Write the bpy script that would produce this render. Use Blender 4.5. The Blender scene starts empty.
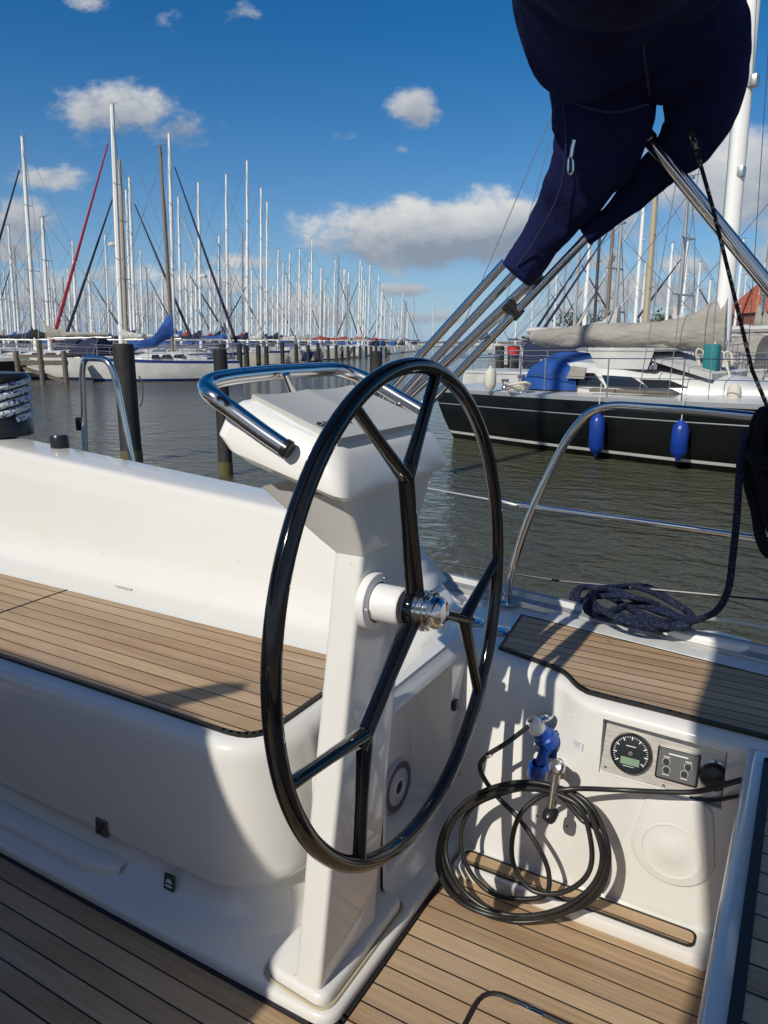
import bpy, bmesh, math, random
from mathutils import Vector, Matrix
random.seed(7)
S = bpy.context.scene
COL = S.collection
PI = math.pi
# ---------------------------------------------------------------- camera
F = 740.0; YH = 342.0; PIT = math.atan((512-YH)/F); CH = 1.3; YAW = math.radians(30)
cd = bpy.data.cameras.new('camera'); cam = bpy.data.objects.new('camera', cd); COL.objects.link(cam)
cam.location = (0, 0, CH); cam.rotation_euler = (PI/2-PIT, 0, YAW)
cd.sensor_fit = 'VERTICAL'; cd.sensor_height = 24; cd.lens = 24*F/1024
cd.clip_start = 0.02; cd.clip_end = 6000
S.camera = cam
S.render.resolution_x = 768; S.render.resolution_y = 1024
# measuring helpers: direction seen at a picture point, met with a real plane of the boat or the water
def ray(px, py):
    x = px-384; y = 512-py
    fw = F*math.cos(PIT)+y*math.sin(PIT); up = y*math.cos(PIT)-F*math.sin(PIT)
    c, s = math.cos(YAW), math.sin(YAW)
    return Vector((c*x-s*fw, s*x+c*fw, up))
EYE = Vector((0, 0, CH))
def pz(px, py, z): r = ray(px, py); return EYE+r*((z-CH)/r.z)
def pY(px, py, Y): r = ray(px, py); return EYE+r*(Y/r.y)
def pX(px, py, X): r = ray(px, py); return EYE+r*(X/r.x)
FWD = Vector((-math.sin(YAW), math.cos(YAW), 0)); RGT = Vector((math.cos(YAW), math.sin(YAW), 0))
def at_depth(px, d, z=-.6):
    # ground point at horizontal depth d metres, picture column px at horizon height
    x = (px-384)/(F*math.cos(PIT)+(512-YH)*math.sin(PIT))
    p = FWD*d+RGT*(x*d); p.z = z; return p
# ---------------------------------------------------------------- materials
def mat(name, col, rough=.5, metal=0, coat=0, spec=.5, **k):
    m = bpy.data.materials.new(name); m.use_nodes = True
    b = m.node_tree.nodes['Principled BSDF']
    b.inputs['Base Color'].default_value = (*col, 1); b.inputs['Roughness'].default_value = rough
    b.inputs['Metallic'].default_value = metal; b.inputs['Coat Weight'].default_value = coat
    b.inputs['Coat Roughness'].default_value = .04
    b.inputs['Specular IOR Level'].default_value = spec
    for a, v in k.items(): b.inputs[a].default_value = v
    return m
def N(m, t, **k):
    n = m.node_tree.nodes.new(t)
    for a, v in k.items():
        if hasattr(n, a): setattr(n, a, v)
    return n
def L(m, a, b): m.node_tree.links.new(a, b)
def bsdf(m): return m.node_tree.nodes['Principled BSDF']
def math_n(m, op, a, b=None, c=None):
    n = N(m, 'ShaderNodeMath', operation=op)
    for i, v in enumerate((a, b, c)):
        if v is None: continue
        if isinstance(v, (int, float)): n.inputs[i].default_value = v
        else: L(m, v, n.inputs[i])
    return n.outputs[0]
def vary(m, c1, c2, scale=5, detail=4, bump=0, bscale=None, stretch=(1, 1, 1), bdist=.002, lo=.35, hi=.65):
    tc = N(m, 'ShaderNodeTexCoord'); mp = N(m, 'ShaderNodeMapping'); mp.inputs['Scale'].default_value = stretch
    L(m, tc.outputs['Object'], mp.inputs[0])
    n = N(m, 'ShaderNodeTexNoise'); n.inputs['Scale'].default_value = scale; n.inputs['Detail'].default_value = detail
    L(m, mp.outputs[0], n.inputs['Vector'])
    r = N(m, 'ShaderNodeValToRGB'); r.color_ramp.elements[0].position = lo; r.color_ramp.elements[1].position = hi
    r.color_ramp.elements[0].color = (*c1, 1); r.color_ramp.elements[1].color = (*c2, 1)
    L(m, n.outputs['Fac'], r.inputs[0]); L(m, r.outputs[0], bsdf(m).inputs['Base Color'])
    if bump:
        n2 = N(m, 'ShaderNodeTexNoise'); n2.inputs['Scale'].default_value = bscale or scale; n2.inputs['Detail'].default_value = 4
        L(m, mp.outputs[0], n2.inputs['Vector'])
        bp = N(m, 'ShaderNodeBump'); bp.inputs['Strength'].default_value = bump; bp.inputs['Distance'].default_value = bdist
        L(m, n2.outputs['Fac'], bp.inputs['Height']); L(m, bp.outputs[0], bsdf(m).inputs['Normal'])
    return m
M = {}
M['gel'] = vary(mat('white_gelcoat', (.8, .8, .77), .2, 0, .5), (.655, .645, .61), (.69, .68, .65), 1.6, 6, .05, 6, bdist=.004, lo=.25, hi=.75)
def gel_detail(m):
    nt = m.node_tree; b = bsdf(m)
    src = b.inputs['Base Color'].links[0].from_socket
    tcd = N(m, 'ShaderNodeTexCoord'); nd = N(m, 'ShaderNodeTexNoise'); nd.inputs['Scale'].default_value = 55; nd.inputs['Detail'].default_value = 2
    L(m, tcd.outputs['Object'], nd.inputs['Vector']); rd = N(m, 'ShaderNodeMapRange'); rd.inputs['From Min'].default_value = .73; rd.inputs['From Max'].default_value = .80; rd.inputs['To Max'].default_value = .45
    L(m, nd.outputs['Fac'], rd.inputs['Value']); mm = N(m, 'ShaderNodeMix', data_type='RGBA'); L(m, rd.outputs[0], mm.inputs['Factor']); L(m, src, mm.inputs['A']); mm.inputs['B'].default_value = (.30, .27, .22, 1)
    ng = N(m, 'ShaderNodeTexNoise'); ng.inputs['Scale'].default_value = 4; ng.inputs['Detail'].default_value = 7; ng.inputs['Roughness'].default_value = .7; L(m, tcd.outputs['Object'], ng.inputs['Vector'])
    rg2 = N(m, 'ShaderNodeMapRange'); rg2.inputs['From Min'].default_value = .55; rg2.inputs['From Max'].default_value = .8; rg2.inputs['To Max'].default_value = .30
    L(m, ng.outputs['Fac'], rg2.inputs['Value']); mg = N(m, 'ShaderNodeMix', data_type='RGBA'); L(m, rg2.outputs[0], mg.inputs['Factor']); L(m, mm.outputs['Result'], mg.inputs['A']); mg.inputs['B'].default_value = (.55, .52, .45, 1)
    L(m, mg.outputs['Result'], b.inputs['Base Color'])
    tc = N(m, 'ShaderNodeTexCoord'); n = N(m, 'ShaderNodeTexNoise'); n.inputs['Scale'].default_value = 14; n.inputs['Detail'].default_value = 8
    L(m, tc.outputs['Object'], n.inputs['Vector'])
    r = N(m, 'ShaderNodeMapRange'); r.inputs['From Min'].default_value = .35; r.inputs['From Max'].default_value = .7
    r.inputs['To Min'].default_value = .16; r.inputs['To Max'].default_value = .24
    L(m, n.outputs['Fac'], r.inputs['Value']); L(m, r.outputs[0], b.inputs['Roughness'])
gel_detail(M['gel'])
M['pod'] = vary(mat('pod_gelcoat', (.78, .78, .76), .22, 0, .3), (.72, .715, .69), (.76, .755, .735), 3, 4)
M['grey_plastic'] = mat('light_grey_plastic', (.46, .47, .45), .42)
M['nonskid'] = vary(mat('grey_white_nonskid', (.6, .6, .6), .6), (.56, .56, .55), (.64, .64, .63), 30, 3, .5, 260, bdist=.002)
M['rib'] = mat('ribbed_grey', (.60, .61, .60), .45)
M['black_gloss'] = mat('glossy_black_paint', (.003, .003, .004), .07, 0, 0, spec=.55)
M['rubber'] = vary(mat('black_rubber', (.012, .012, .012), .38), (.010, .010, .010), (.022, .021, .02), 20, 3)
M['caulk'] = mat('black_caulk', (.012, .011, .011), .55)
M['steel'] = mat('polished_steel', (.70, .68, .65), .13, 1)
M['brushed'] = vary(mat('brushed_steel', (.6, .58, .54), .38, .55), (.52, .485, .43), (.66, .63, .57), 30, 4, stretch=(1, 1, 8))
M['navyseam'] = mat('navy_binding', (.012, .016, .065), .8)
M['speakergrey'] = mat('speaker_grey', (.50, .50, .56), .4)
M['grille'] = mat('speaker_mesh', (.13, .13, .16), .5, .3)
M['sealant'] = mat('aged_sealant', (.46, .40, .27), .6)
M['latch'] = mat('worn_latch', (.14, .125, .105), .35, .6)
M['toealu'] = mat('anodised_rail', (.42, .42, .42), .42, .6)
M['navy'] = vary(mat('navy_canvas', (.006, .009, .045), .92, spec=.15), (.005, .008, .040), (.010, .014, .066), 5, 5, .9, 9, bdist=.03, stretch=(1, 1, .35))
M['navy_rope'] = mat('navy_rope', (.012, .018, .05), .8, spec=.3)
M['black_rope'] = mat('black_rope', (.008, .008, .010), .85)
M['blueplug'] = mat('blue_plastic', (.004, .055, .32), .25, spec=.6)
M['white_plastic'] = mat('white_plastic', (.72, .72, .70), .35)
M['chromeblk'] = mat('black_plastic', (.015, .015, .016), .3)
M['dial'] = mat('dial_face', (.018, .019, .022), .25, coat=.8)
M['lcd'] = mat('lcd_green_grey', (.20, .30, .20), .2, coat=.8)
M['marks'] = mat('white_marks', (.75, .76, .76), .5)
M['greypanel'] = mat('grey_switch_panel', (.10, .10, .105), .5)
M['label'] = mat('paper_label', (.62, .64, .68), .5)
M['labelink'] = mat('label_ink', (.20, .22, .30), .5)
M['pink'] = mat('pink_mark', (.60, .33, .35), .5)
M['green'] = mat('dark_green_sticker', (.01, .07, .035), .4)
M['dark'] = mat('dark_gap', (.02, .02, .02), .6)
# boats
M['bwhite'] = vary(mat('boat_white', (.7, .7, .68), .3, coat=.2), (.50, .50, .48), (.62, .62, .60), 1.5, 3)
M['bcream'] = mat('boat_cream', (.62, .58, .48), .35)
M['bblue'] = mat('boat_blue_hull', (.02, .05, .18), .2, coat=.5)
M['bblack'] = vary(mat('black_hull_paint', (.008, .010, .010), .12, coat=0, spec=.35), (.004, .005, .005), (.008, .009, .008), .8, 3, .2, 1.6, stretch=(1, 1, 3), bdist=.03)
M['bstripe'] = mat('boat_blue_stripe', (.012, .03, .16), .3)
M['bred'] = mat('boat_red_stripe', (.35, .02, .02), .4)
M['antifoul'] = mat('antifouling', (.02, .025, .05), .7)
M['glass'] = mat('smoked_window', (.012, .014, .016), .08, coat=.6)
M['mast'] = mat('white_mast', (.82, .82, .80), .45)
M['alu'] = mat('aluminium_mast', (.50, .50, .49), .35, .6)
M['brownmast'] = mat('brown_mast', (.20, .15, .11), .5)
M['tanmast'] = mat('tan_mast', (.42, .36, .26), .5)
M['darkmast'] = mat('dark_mast', (.05, .05, .055), .4)
M['wire'] = mat('rigging_wire', (.28, .29, .31), .4, .5)
M['cov_grey'] = vary(mat('grey_sail_cover', (.3, .28, .25), .9), (.26, .245, .215), (.34, .32, .285), 2, 5, .6, 5, stretch=(1, 1, 2.5), bdist=.05)
M['cov_blue'] = vary(mat('blue_canvas', (.01, .05, .35), .8), (.006, .045, .20), (.010, .075, .32), 2, 4, .5, 4, bdist=.05)
M['cov_navy'] = mat('dark_blue_canvas', (.012, .018, .05), .9)
M['cov_black'] = mat('black_canvas', (.015, .015, .017), .9)
M['cov_red'] = mat('red_canvas', (.30, .03, .025), .85)
M['cov_white'] = vary(mat('white_canvas', (.62, .61, .58), .85), (.40, .40, .39), (.54, .53, .51), 1.5, 4, .5, 3, bdist=.06)
M['genoa_red'] = mat('red_furled_sail', (.33, .02, .045), .8)
M['genoa_dark'] = mat('dark_furled_sail', (.02, .02, .05), .85)
M['fender'] = vary(mat('blue_fender', (.006, .05, .40), .35), (.004, .03, .22), (.006, .045, .30), 6, 3)
M['fender_white'] = mat('white_fender', (.60, .58, .50), .45)
M['teal'] = mat('teal_canvas', (.01, .16, .17), .8)
M['pile'] = vary(mat('tarred_pile', (.02, .02, .02), .7), (.010, .010, .011), (.035, .033, .03), 4, 5, .6, 20, stretch=(1, 1, .2), bdist=.02)
M['pile_foot'] = mat('pile_waterline_weed', (.10, .085, .03), .8)
M['jetty'] = vary(mat('weathered_wood', (.2, .17, .13), .85), (.085, .07, .055), (.18, .155, .12), 6, 4, stretch=(.3, 4, 4))
M['brick'] = mat('red_brick', (.22, .09, .06), .8)
M['tile'] = vary(mat('red_roof_tile', (.42, .11, .05), .75), (.34, .08, .035), (.48, .14, .065), 4, 4)
M['leaf'] = vary(mat('foliage', (.06, .09, .02), .8), (.035, .06, .012), (.10, .12, .03), 1.2, 4)
M['bark'] = mat('bark', (.10, .07, .05), .9)
M['red'] = mat('red_paint', (.5, .02, .02), .5)
M['blackpost'] = mat('black_post', (.02, .02, .02), .6)
M['quay'] = mat('far_quay', (.16, .15, .13), .9)
M['cream_rope'] = mat('cream_rope', (.55, .52, .44), .8)

def teak(name, pitch=.05, weather=0.0):
    m = mat(name, (.3, .2, .1), .62, spec=.35)
    tc = N(m, 'ShaderNodeTexCoord'); sp = N(m, 'ShaderNodeSeparateXYZ'); L(m, tc.outputs['Object'], sp.inputs[0])
    y = math_n(m, 'DIVIDE', sp.outputs['Y'], pitch)
    fr = math_n(m, 'FRACT', y); fl = math_n(m, 'FLOOR', y)
    d = math_n(m, 'ABSOLUTE', math_n(m, 'SUBTRACT', fr, .5))
    line = math_n(m, 'GREATER_THAN', d, .5-.0019/pitch)
    wn = N(m, 'ShaderNodeTexWhiteNoise', noise_dimensions='1D'); L(m, fl, wn.inputs['W'])
    # grain
    cb = N(m, 'ShaderNodeCombineXYZ'); L(m, sp.outputs['X'], cb.inputs[0]); L(m, sp.outputs['Y'], cb.inputs[1])
    off = math_n(m, 'MULTIPLY', wn.outputs['Value'], 37.0); L(m, off, cb.inputs[2])
    mp = N(m, 'ShaderNodeMapping'); mp.inputs['Scale'].default_value = (3, 110, 1); L(m, cb.outputs[0], mp.inputs[0])
    g = N(m, 'ShaderNodeTexNoise'); g.inputs['Scale'].default_value = 1.6; g.inputs['Detail'].default_value = 6; L(m, mp.outputs[0], g.inputs['Vector'])
    mp2 = N(m, 'ShaderNodeMapping'); mp2.inputs['Scale'].default_value = (1.2, 9, 1); L(m, cb.outputs[0], mp2.inputs[0])
    g2 = N(m, 'ShaderNodeTexNoise'); g2.inputs['Scale'].default_value = 2.; g2.inputs['Detail'].default_value = 5; L(m, mp2.outputs[0], g2.inputs['Vector'])
    s = math_n(m, 'ADD', math_n(m, 'MULTIPLY', g.outputs['Fac'], .45), math_n(m, 'MULTIPLY', g2.outputs['Fac'], .35))
    s = math_n(m, 'ADD', s, math_n(m, 'MULTIPLY', wn.outputs['Value'], .22))
    r = N(m, 'ShaderNodeValToRGB'); e = r.color_ramp.elements
    e[0].position = .30; e[0].color = (.25, .155, .082, 1); e[1].position = .80; e[1].color = (.55, .41, .27, 1)
    q = e.new(.55); q.color = (.42, .290, .172, 1)
    L(m, s, r.inputs[0])
    # soft weathering blotches
    n3 = N(m, 'ShaderNodeTexNoise'); n3.inputs['Scale'].default_value = 3.; n3.inputs['Detail'].default_value = 6; L(m, tc.outputs['Object'], n3.inputs['Vector'])
    rr = N(m, 'ShaderNodeMapRange'); rr.inputs['From Min'].default_value = .45; rr.inputs['From Max'].default_value = .75; rr.inputs['To Max'].default_value = .35
    L(m, n3.outputs['Fac'], rr.inputs['Value'])
    mw = N(m, 'ShaderNodeMix', data_type='RGBA'); L(m, rr.outputs[0], mw.inputs['Factor']); L(m, r.outputs[0], mw.inputs['A']); mw.inputs['B'].default_value = (.40, .345, .275, 1)
    n4 = N(m, 'ShaderNodeTexNoise'); n4.inputs['Scale'].default_value = 26.; n4.inputs['Detail'].default_value = 3; L(m, tc.outputs['Object'], n4.inputs['Vector'])
    r4 = N(m, 'ShaderNodeMapRange'); r4.inputs['From Min'].default_value = .69; r4.inputs['From Max'].default_value = .76; r4.inputs['To Max'].default_value = .5; L(m, n4.outputs['Fac'], r4.inputs['Value'])
    ms = N(m, 'ShaderNodeMix', data_type='RGBA'); L(m, r4.outputs[0], ms.inputs['Factor']); L(m, mw.outputs['Result'], ms.inputs['A']); ms.inputs['B'].default_value = (.12, .085, .06, 1)
    mx = N(m, 'ShaderNodeMix', data_type='RGBA'); L(m, line, mx.inputs['Factor']); L(m, ms.outputs['Result'], mx.inputs['A']); mx.inputs['B'].default_value = (.014, .012, .011, 1)
    L(m, mx.outputs['Result'], bsdf(m).inputs['Base Color'])
    bp = N(m, 'ShaderNodeBump'); bp.inputs['Strength'].default_value = .35; bp.inputs['Distance'].default_value = .0012
    h = math_n(m, 'SUBTRACT', g.outputs['Fac'], math_n(m, 'MULTIPLY', line, .8)); L(m, h, bp.inputs['Height']); L(m, bp.outputs[0], bsdf(m).inputs['Normal'])
    return m
M['teak'] = teak('laid_teak')
M['teak_fine'] = teak('laid_teak_narrow', .040)

def speckle_rope(name, a, b, scale=60, thr=.5):
    m = mat(name, a, .85, spec=.2)
    tc = N(m, 'ShaderNodeTexCoord')
    ch = N(m, 'ShaderNodeTexVoronoi'); ch.inputs['Scale'].default_value = scale
    L(m, tc.outputs['Object'], ch.inputs['Vector'])
    r = N(m, 'ShaderNodeValToRGB'); r.color_ramp.interpolation = 'LINEAR'
    r.color_ramp.elements[0].position = thr-.08; r.color_ramp.elements[1].position = thr+.08
    r.color_ramp.elements[0].color = (*a, 1); r.color_ramp.elements[1].color = (*b, 1)
    sp = N(m, 'ShaderNodeSeparateColor'); L(m, ch.outputs['Color'], sp.inputs[0])
    L(m, sp.outputs[0], r.inputs[0]); L(m, r.outputs[0], bsdf(m).inputs['Base Color'])
    bp = N(m, 'ShaderNodeBump'); bp.inputs['Strength'].default_value = .8; bp.inputs['Distance'].default_value = .002
    L(m, ch.outputs['Distance'], bp.inputs['Height']); L(m, bp.outputs[0], bsdf(m).inputs['Normal'])
    return m
M['navy_rope'] = speckle_rope('navy_braided_rope', (.006, .010, .028), (.035, .045, .085), 330, .66)
M['black_rope'] = speckle_rope('black_braided_rope', (.004, .004, .007), (.008, .009, .014), 260, .5)
M['bw_rope'] = speckle_rope('white_blue_braid', (.62, .65, .66), (.03, .10, .26), 110, .75)
M['fleck_line'] = speckle_rope('black_white_line', (.015, .015, .016), (.32, .32, .30), 150, .78)

# ---------------------------------------------------------------- object helpers
def tag(o, label=None, cat=None, group=None, kind=None):
    if label: o['label'] = label
    if cat: o['category'] = cat
    if group: o['group'] = group
    if kind: o['kind'] = kind
    return o
def thing(name, label, cat, loc=(0, 0, 0), rz=0, group=None):
    o = bpy.data.objects.new(name, None); COL.objects.link(o); o.empty_display_size = .1
    o.location = loc; o.rotation_euler = (0, 0, rz); return tag(o, label, cat, group)
def mesh_of(name, vs, fs, m, ang=40, fm=None):
    me = bpy.data.meshes.new(name); me.from_pydata([tuple(v) for v in vs], [], fs)
    for x in (m if isinstance(m, (list, tuple)) else [m]): me.materials.append(x)
    me.polygons.foreach_set('use_smooth', [True]*len(me.polygons))
    if fm: me.polygons.foreach_set('material_index', fm)
    me.validate(); me.update()
    bm = bmesh.new(); bm.from_mesh(me); bmesh.ops.recalc_face_normals(bm, faces=bm.faces); bm.to_mesh(me); bm.free()
    me.set_sharp_from_angle(angle=math.radians(ang))
    return me
def link(name, me, parent=None, loc=None):
    o = bpy.data.objects.new(name, me); COL.objects.link(o)
    if parent: o.parent = parent
    if loc is not None: o.location = loc
    return o
class MB:
    def __init__(s): s.v = []; s.f = []; s.m = []
    def add(s, vs, fs, mi=0):
        k = len(s.v); s.v += [Vector(v) for v in vs]; s.f += [tuple(i+k for i in f) for f in fs]; s.m += [mi]*len(fs); return s
    def box(s, a, b, mi=0, bev=0, seg=2):
        a = Vector(a); b = Vector(b)
        if not bev:
            vs = [(x, y, z) for x in (a.x, b.x) for y in (a.y, b.y) for z in (a.z, b.z)]
            return s.add(vs, [(0, 1, 3, 2), (4, 6, 7, 5), (0, 4, 5, 1), (2, 3, 7, 6), (0, 2, 6, 4), (1, 5, 7, 3)], mi)
        bm = bmesh.new(); bmesh.ops.create_cube(bm, size=1)
        for v in bm.verts: v.co = Vector(((a.x+b.x)/2+v.co.x*(b.x-a.x), (a.y+b.y)/2+v.co.y*(b.y-a.y), (a.z+b.z)/2+v.co.z*(b.z-a.z)))
        bmesh.ops.bevel(bm, geom=bm.edges[:], offset=bev, segments=seg, profile=.5, affect='EDGES')
        bm.verts.index_update(); s.add([v.co.copy() for v in bm.verts], [tuple(v.index for v in f.verts) for f in bm.faces], mi); bm.free(); return s
    def prism(s, poly, z0, z1, mi=0, bev=0, seg=2, M4=None, topin=0):
        # poly in xy, extruded z0..z1 ; optional matrix
        bm = bmesh.new(); n = len(poly)
        lo = [bm.verts.new((p[0], p[1], z0)) for p in poly]; hi = [bm.verts.new((p[0], p[1], z1)) for p in poly]
        bm.faces.new(lo[::-1]); top = bm.faces.new(hi)
        for i in range(n): bm.faces.new((lo[i], lo[(i+1) % n], hi[(i+1) % n], hi[i]))
        bmesh.ops.recalc_face_normals(bm, faces=bm.faces)
        if bev: bmesh.ops.bevel(bm, geom=list(top.edges), offset=bev, segments=seg, profile=.5, affect='EDGES')
        bm.verts.index_update()
        vs = [v.co.copy() for v in bm.verts]
        if M4: vs = [M4 @ v for v in vs]
        s.add(vs, [tuple(v.index for v in f.verts) for f in bm.faces], mi); bm.free(); return s
    def tube(s, pts, r, n=10, closed=False, mi=0, caps=True, flat=1.0):
        pts = [Vector(p) for p in pts]; k = len(pts)
        rs = r if isinstance(r, (list, tuple)) else [r]*k
        T = []
        for i in range(k):
            if closed: t = pts[(i+1) % k]-pts[i-1]
            else: t = pts[min(i+1, k-1)]-pts[max(i-1, 0)]
            T.append(t.normalized() if t.length > 1e-9 else Vector((0, 0, 1)))
        u = T[0].orthogonal().normalized() if abs(T[0].z) > .95 else T[0].cross(Vector((0, 0, 1))).normalized()
        base = len(s.v); vs = []; fs = []
        for i in range(k):
            u = (u-T[i]*u.dot(T[i])).normalized(); w = T[i].cross(u)
            for j in range(n):
                a = 2*PI*j/n; vs.append(pts[i]+u*math.cos(a)*rs[i]+w*math.sin(a)*rs[i]*flat)
        for i in range(k if closed else k-1):
            for j in range(n):
                a = i*n+j; b = i*n+(j+1) % n; c = ((i+1) % k)*n+(j+1) % n; d = ((i+1) % k)*n+j
                fs.append((a, b, c, d))
        if caps and not closed: fs.append(tuple(range(n))[::-1]); fs.append(tuple((k-1)*n+j for j in range(n)))
        return s.add(vs, fs, mi)
    def lathe(s, prof, c=(0, 0, 0), ax=(0, 0, 1), n=24, mi=0):
        ax = Vector(ax).normalized(); u = ax.orthogonal().normalized(); w = ax.cross(u); c = Vector(c)
        vs = []; fs = []; k = len(prof)
        for (r, h) in prof:
            for j in range(n):
                a = 2*PI*j/n; vs.append(c+ax*h+(u*math.cos(a)+w*math.sin(a))*max(r, 1e-5))
        for i in range(k-1):
            for j in range(n): fs.append((i*n+j, i*n+(j+1) % n, (i+1)*n+(j+1) % n, (i+1)*n+j))
        return s.add(vs, fs, mi)
    def grid(s, rows, mi=0, skip=None, close=False):
        k = len(rows[0]); vs = [p for r in rows for p in r]; fs = []
        for i in range(len(rows)-1):
            for j in range(k-1 if not close else k):
                if skip and skip(i, j): continue
                fs.append((i*k+j, i*k+(j+1) % k, (i+1)*k+(j+1) % k, (i+1)*k+j))
        return s.add(vs, fs, mi)
    def mesh(s, name, m, ang=40): return mesh_of(name, s.v, s.f, m, ang, s.m if isinstance(m, (list, tuple)) else None)
    def build(s, name, m, parent=None, loc=None, ang=40): return link(name, s.mesh(name, m, ang), parent, loc)
def smooth(pts, n=6, closed=False):
    pts = [Vector(p) for p in pts]; k = len(pts); out = []
    rng = range(k) if closed else range(k-1)
    for i in rng:
        p0 = pts[i-1] if (closed or i > 0) else pts[0]*2-pts[1]; p1 = pts[i]; p2 = pts[(i+1) % k]
        p3 = pts[(i+2) % k] if (closed or i+2 < k) else pts[-1]*2-pts[-2]
        for j in range(n):
            t = j/n; out.append(.5*((2*p1)+(p2-p0)*t+(2*p0-5*p1+4*p2-p3)*t*t+(3*p1-p0-3*p2+p3)*t**3))
    if not closed: out.append(pts[-1])
    return out
def rounded(pts, r, n=5, closed=False):
    pts = [Vector(p) for p in pts]; k = len(pts); out = []
    for i in range(k):
        if not closed and i in (0, k-1): out.append(pts[i]); continue
        a = pts[i-1]; b = pts[i]; c = pts[(i+1) % k]
        rr = min(r, (a-b).length*.49, (c-b).length*.49)
        p = b+(a-b).normalized()*rr; q = b+(c-b).normalized()*rr
        for j in range(n+1):
            t = j/n; out.append(p*(1-t)**2+b*2*t*(1-t)+q*t*t)
    return out
def rrect(x0, y0, x1, y1, r, n=5): return [tuple(v) for v in rounded([(x0, y0, 0), (x1, y0, 0), (x1, y1, 0), (x0, y1, 0)], r, n, True)]
def text_mesh(name, body, size, M4, m, parent, ext=.0005, bold=0):
    cu = bpy.data.curves.new(name, 'FONT'); cu.body = body; cu.size = size; cu.extrude = ext; cu.align_x = 'CENTER'; cu.align_y = 'CENTER'; cu.offset = bold
    t = bpy.data.objects.new('tmp', cu); COL.objects.link(t)
    dg = bpy.context.evaluated_depsgraph_get(); me = bpy.data.meshes.new_from_object(t.evaluated_get(dg))
    bpy.data.objects.remove(t); me.name = name; me.materials.clear(); me.materials.append(m); me.transform(M4)
    return link(name, me, parent)
def frame_m(o, x, y):  # matrix with local x,y axes and z = x cross y
    x = Vector(x).normalized(); z = x.cross(Vector(y)).normalized(); y = z.cross(x)
    return Matrix(((x.x, y.x, z.x, o[0]), (x.y, y.y, z.y, o[1]), (x.z, y.z, z.z, o[2]), (0, 0, 0, 1)))
def copy_tree(o, parent=None):
    c = o.copy(); COL.objects.link(c); c.parent = parent
    for ch in [x for x in COL.objects if x.parent == o]: copy_tree(ch, c)
    return c

# ================================================================ OWN YACHT
Y = thing('sailing_yacht', 'white yacht in the foreground, its cockpit with laid teak and a large black steering wheel', 'sailing yacht')
def part(name, mb, m, parent=Y, ang=40): return mb.build(name, M[m] if isinstance(m, str) else m, parent, None, ang)

# --- hull, outside and fore and aft of the cockpit
def hull_section(x):
    w = 2.22+.02*(x+1) if x < -1 else 2.22-.17*(x+1)*.9
    if x < -4: w = 2.16*max(0.02, 1-((-x-4)/6.2)**2.2)
    return w
mb = MB(); rows = []
for x in [-10.1, -9.6, -8.8, -7.6, -6.2, -4.6, -3, -1.5, -.75, 0, .7, 1.4]:
    w = hull_section(x); zt = .47+max(0, -x-3)*.035
    rows.append([Vector((x, sy*w*f, z)) for sy, f, z in [(1, 1, zt), (1, 1.005, zt-.25), (1, .97, -.3), (1, .86, -.75), (1, .2, -1.0), (-1, .2, -1.0), (-1, .86, -.75), (-1, .97, -.3), (-1, 1.005, zt-.25), (-1, 1, zt)]])
mb.grid(rows); mb.add(rows[-1], [tuple(range(10))])
part('hull', mb, 'gel', ang=50)
mb = MB(); rows = []
for x in [-10.1, -9.6, -8.8, -7.6, -6.2, -5.0]:
    w = hull_section(x); zt = .47+max(0, -x-3)*.035
    rows.append([Vector((x, w*f, zt+.06*(1-f*f))) for f in (-1, -.5, 0, .5, 1)])
mb.grid(rows); part('foredeck', mb, 'gel')
mb = MB(); mb.prism([(-7.8, -.75), (-5, -1.35), (-5, 1.35), (-7.8, .75)], .5, .98, 0, .12, 4); part('coachroof', mb, 'gel')

# --- cockpit floor
mb = MB(); mb.grid([[(-4.9, -1.7, -.012), (-4.9, 1.7, -.012)], [(1.4, -1.7, -.012), (1.4, 1.7, -.012)]]); part('floor_moulding', mb, 'gel')
mb = MB()
mb.prism([(-4.85, -.957), (-.66, -.957), (-.66, -1.52), (-.045, -1.52), (-.045, 1.475), (-.66, 1.475), (-.66, .957), (-4.85, .957)], -.010, 0)
part('teak_floor', mb, 'teak')
mb = MB()
def strip(mb, pts, w, z0, z1, closed=False):
    P = [Vector((p[0], p[1], 0)) for p in pts]; k = len(P)
    for i in range(k if closed else k-1):
        a, b = P[i], P[(i+1) % k]; d = (b-a).normalized(); n = Vector((-d.y, d.x, 0))*w/2
        q = [a-n-d*w*.3, b-n+d*w*.3, b+n+d*w*.3, a+n-d*w*.3]
        mb.prism([(v.x, v.y) for v in q], z0, z1)
strip(mb, [(-4.85, .952), (-.73, .952)], .010, -.008, .0022)
strip(mb, [tuple(v)[:2] for v in rounded([(-.9, .952, 0), (-.667, .952, 0), (-.667, 1.47, 0)], .05, 6)], .010, -.008, .0026)
part('floor_caulk', mb, 'caulk')
# flush hatch in the floor
hx0, hy1 = pz(482, 992, 0).x, pz(490, 990, 0).y
hatch = part('floor_hatch', MB().tube([tuple(v) for v in rounded([(hx0, .6, .001), (hx0, hy1, .001), (-.06, hy1, .001), (-.06, .6, .001)], .05, 6, True)], .0055, 6, True), 'caulk')
p = pz(517, 1001, 0); q = pz(546, 1010, 0)
mb = MB(); mb.box((p.x, p.y-.012, .001), (q.x, p.y+.004, .005), 0, .002); mb.build('hatch_pull', M['steel'], hatch)

# --- plinth beneath the bench
mb = MB(); mb.prism([tuple(v)[:2] for v in rounded([(-4.9, .957, 0), (-.672, .957, 0), (-.672, 1.62, 0), (-4.9, 1.62, 0)], .05, 6, True)], -.01, .024, 0, .012, 3)
part('bench_plinth', mb, 'gel')
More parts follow.
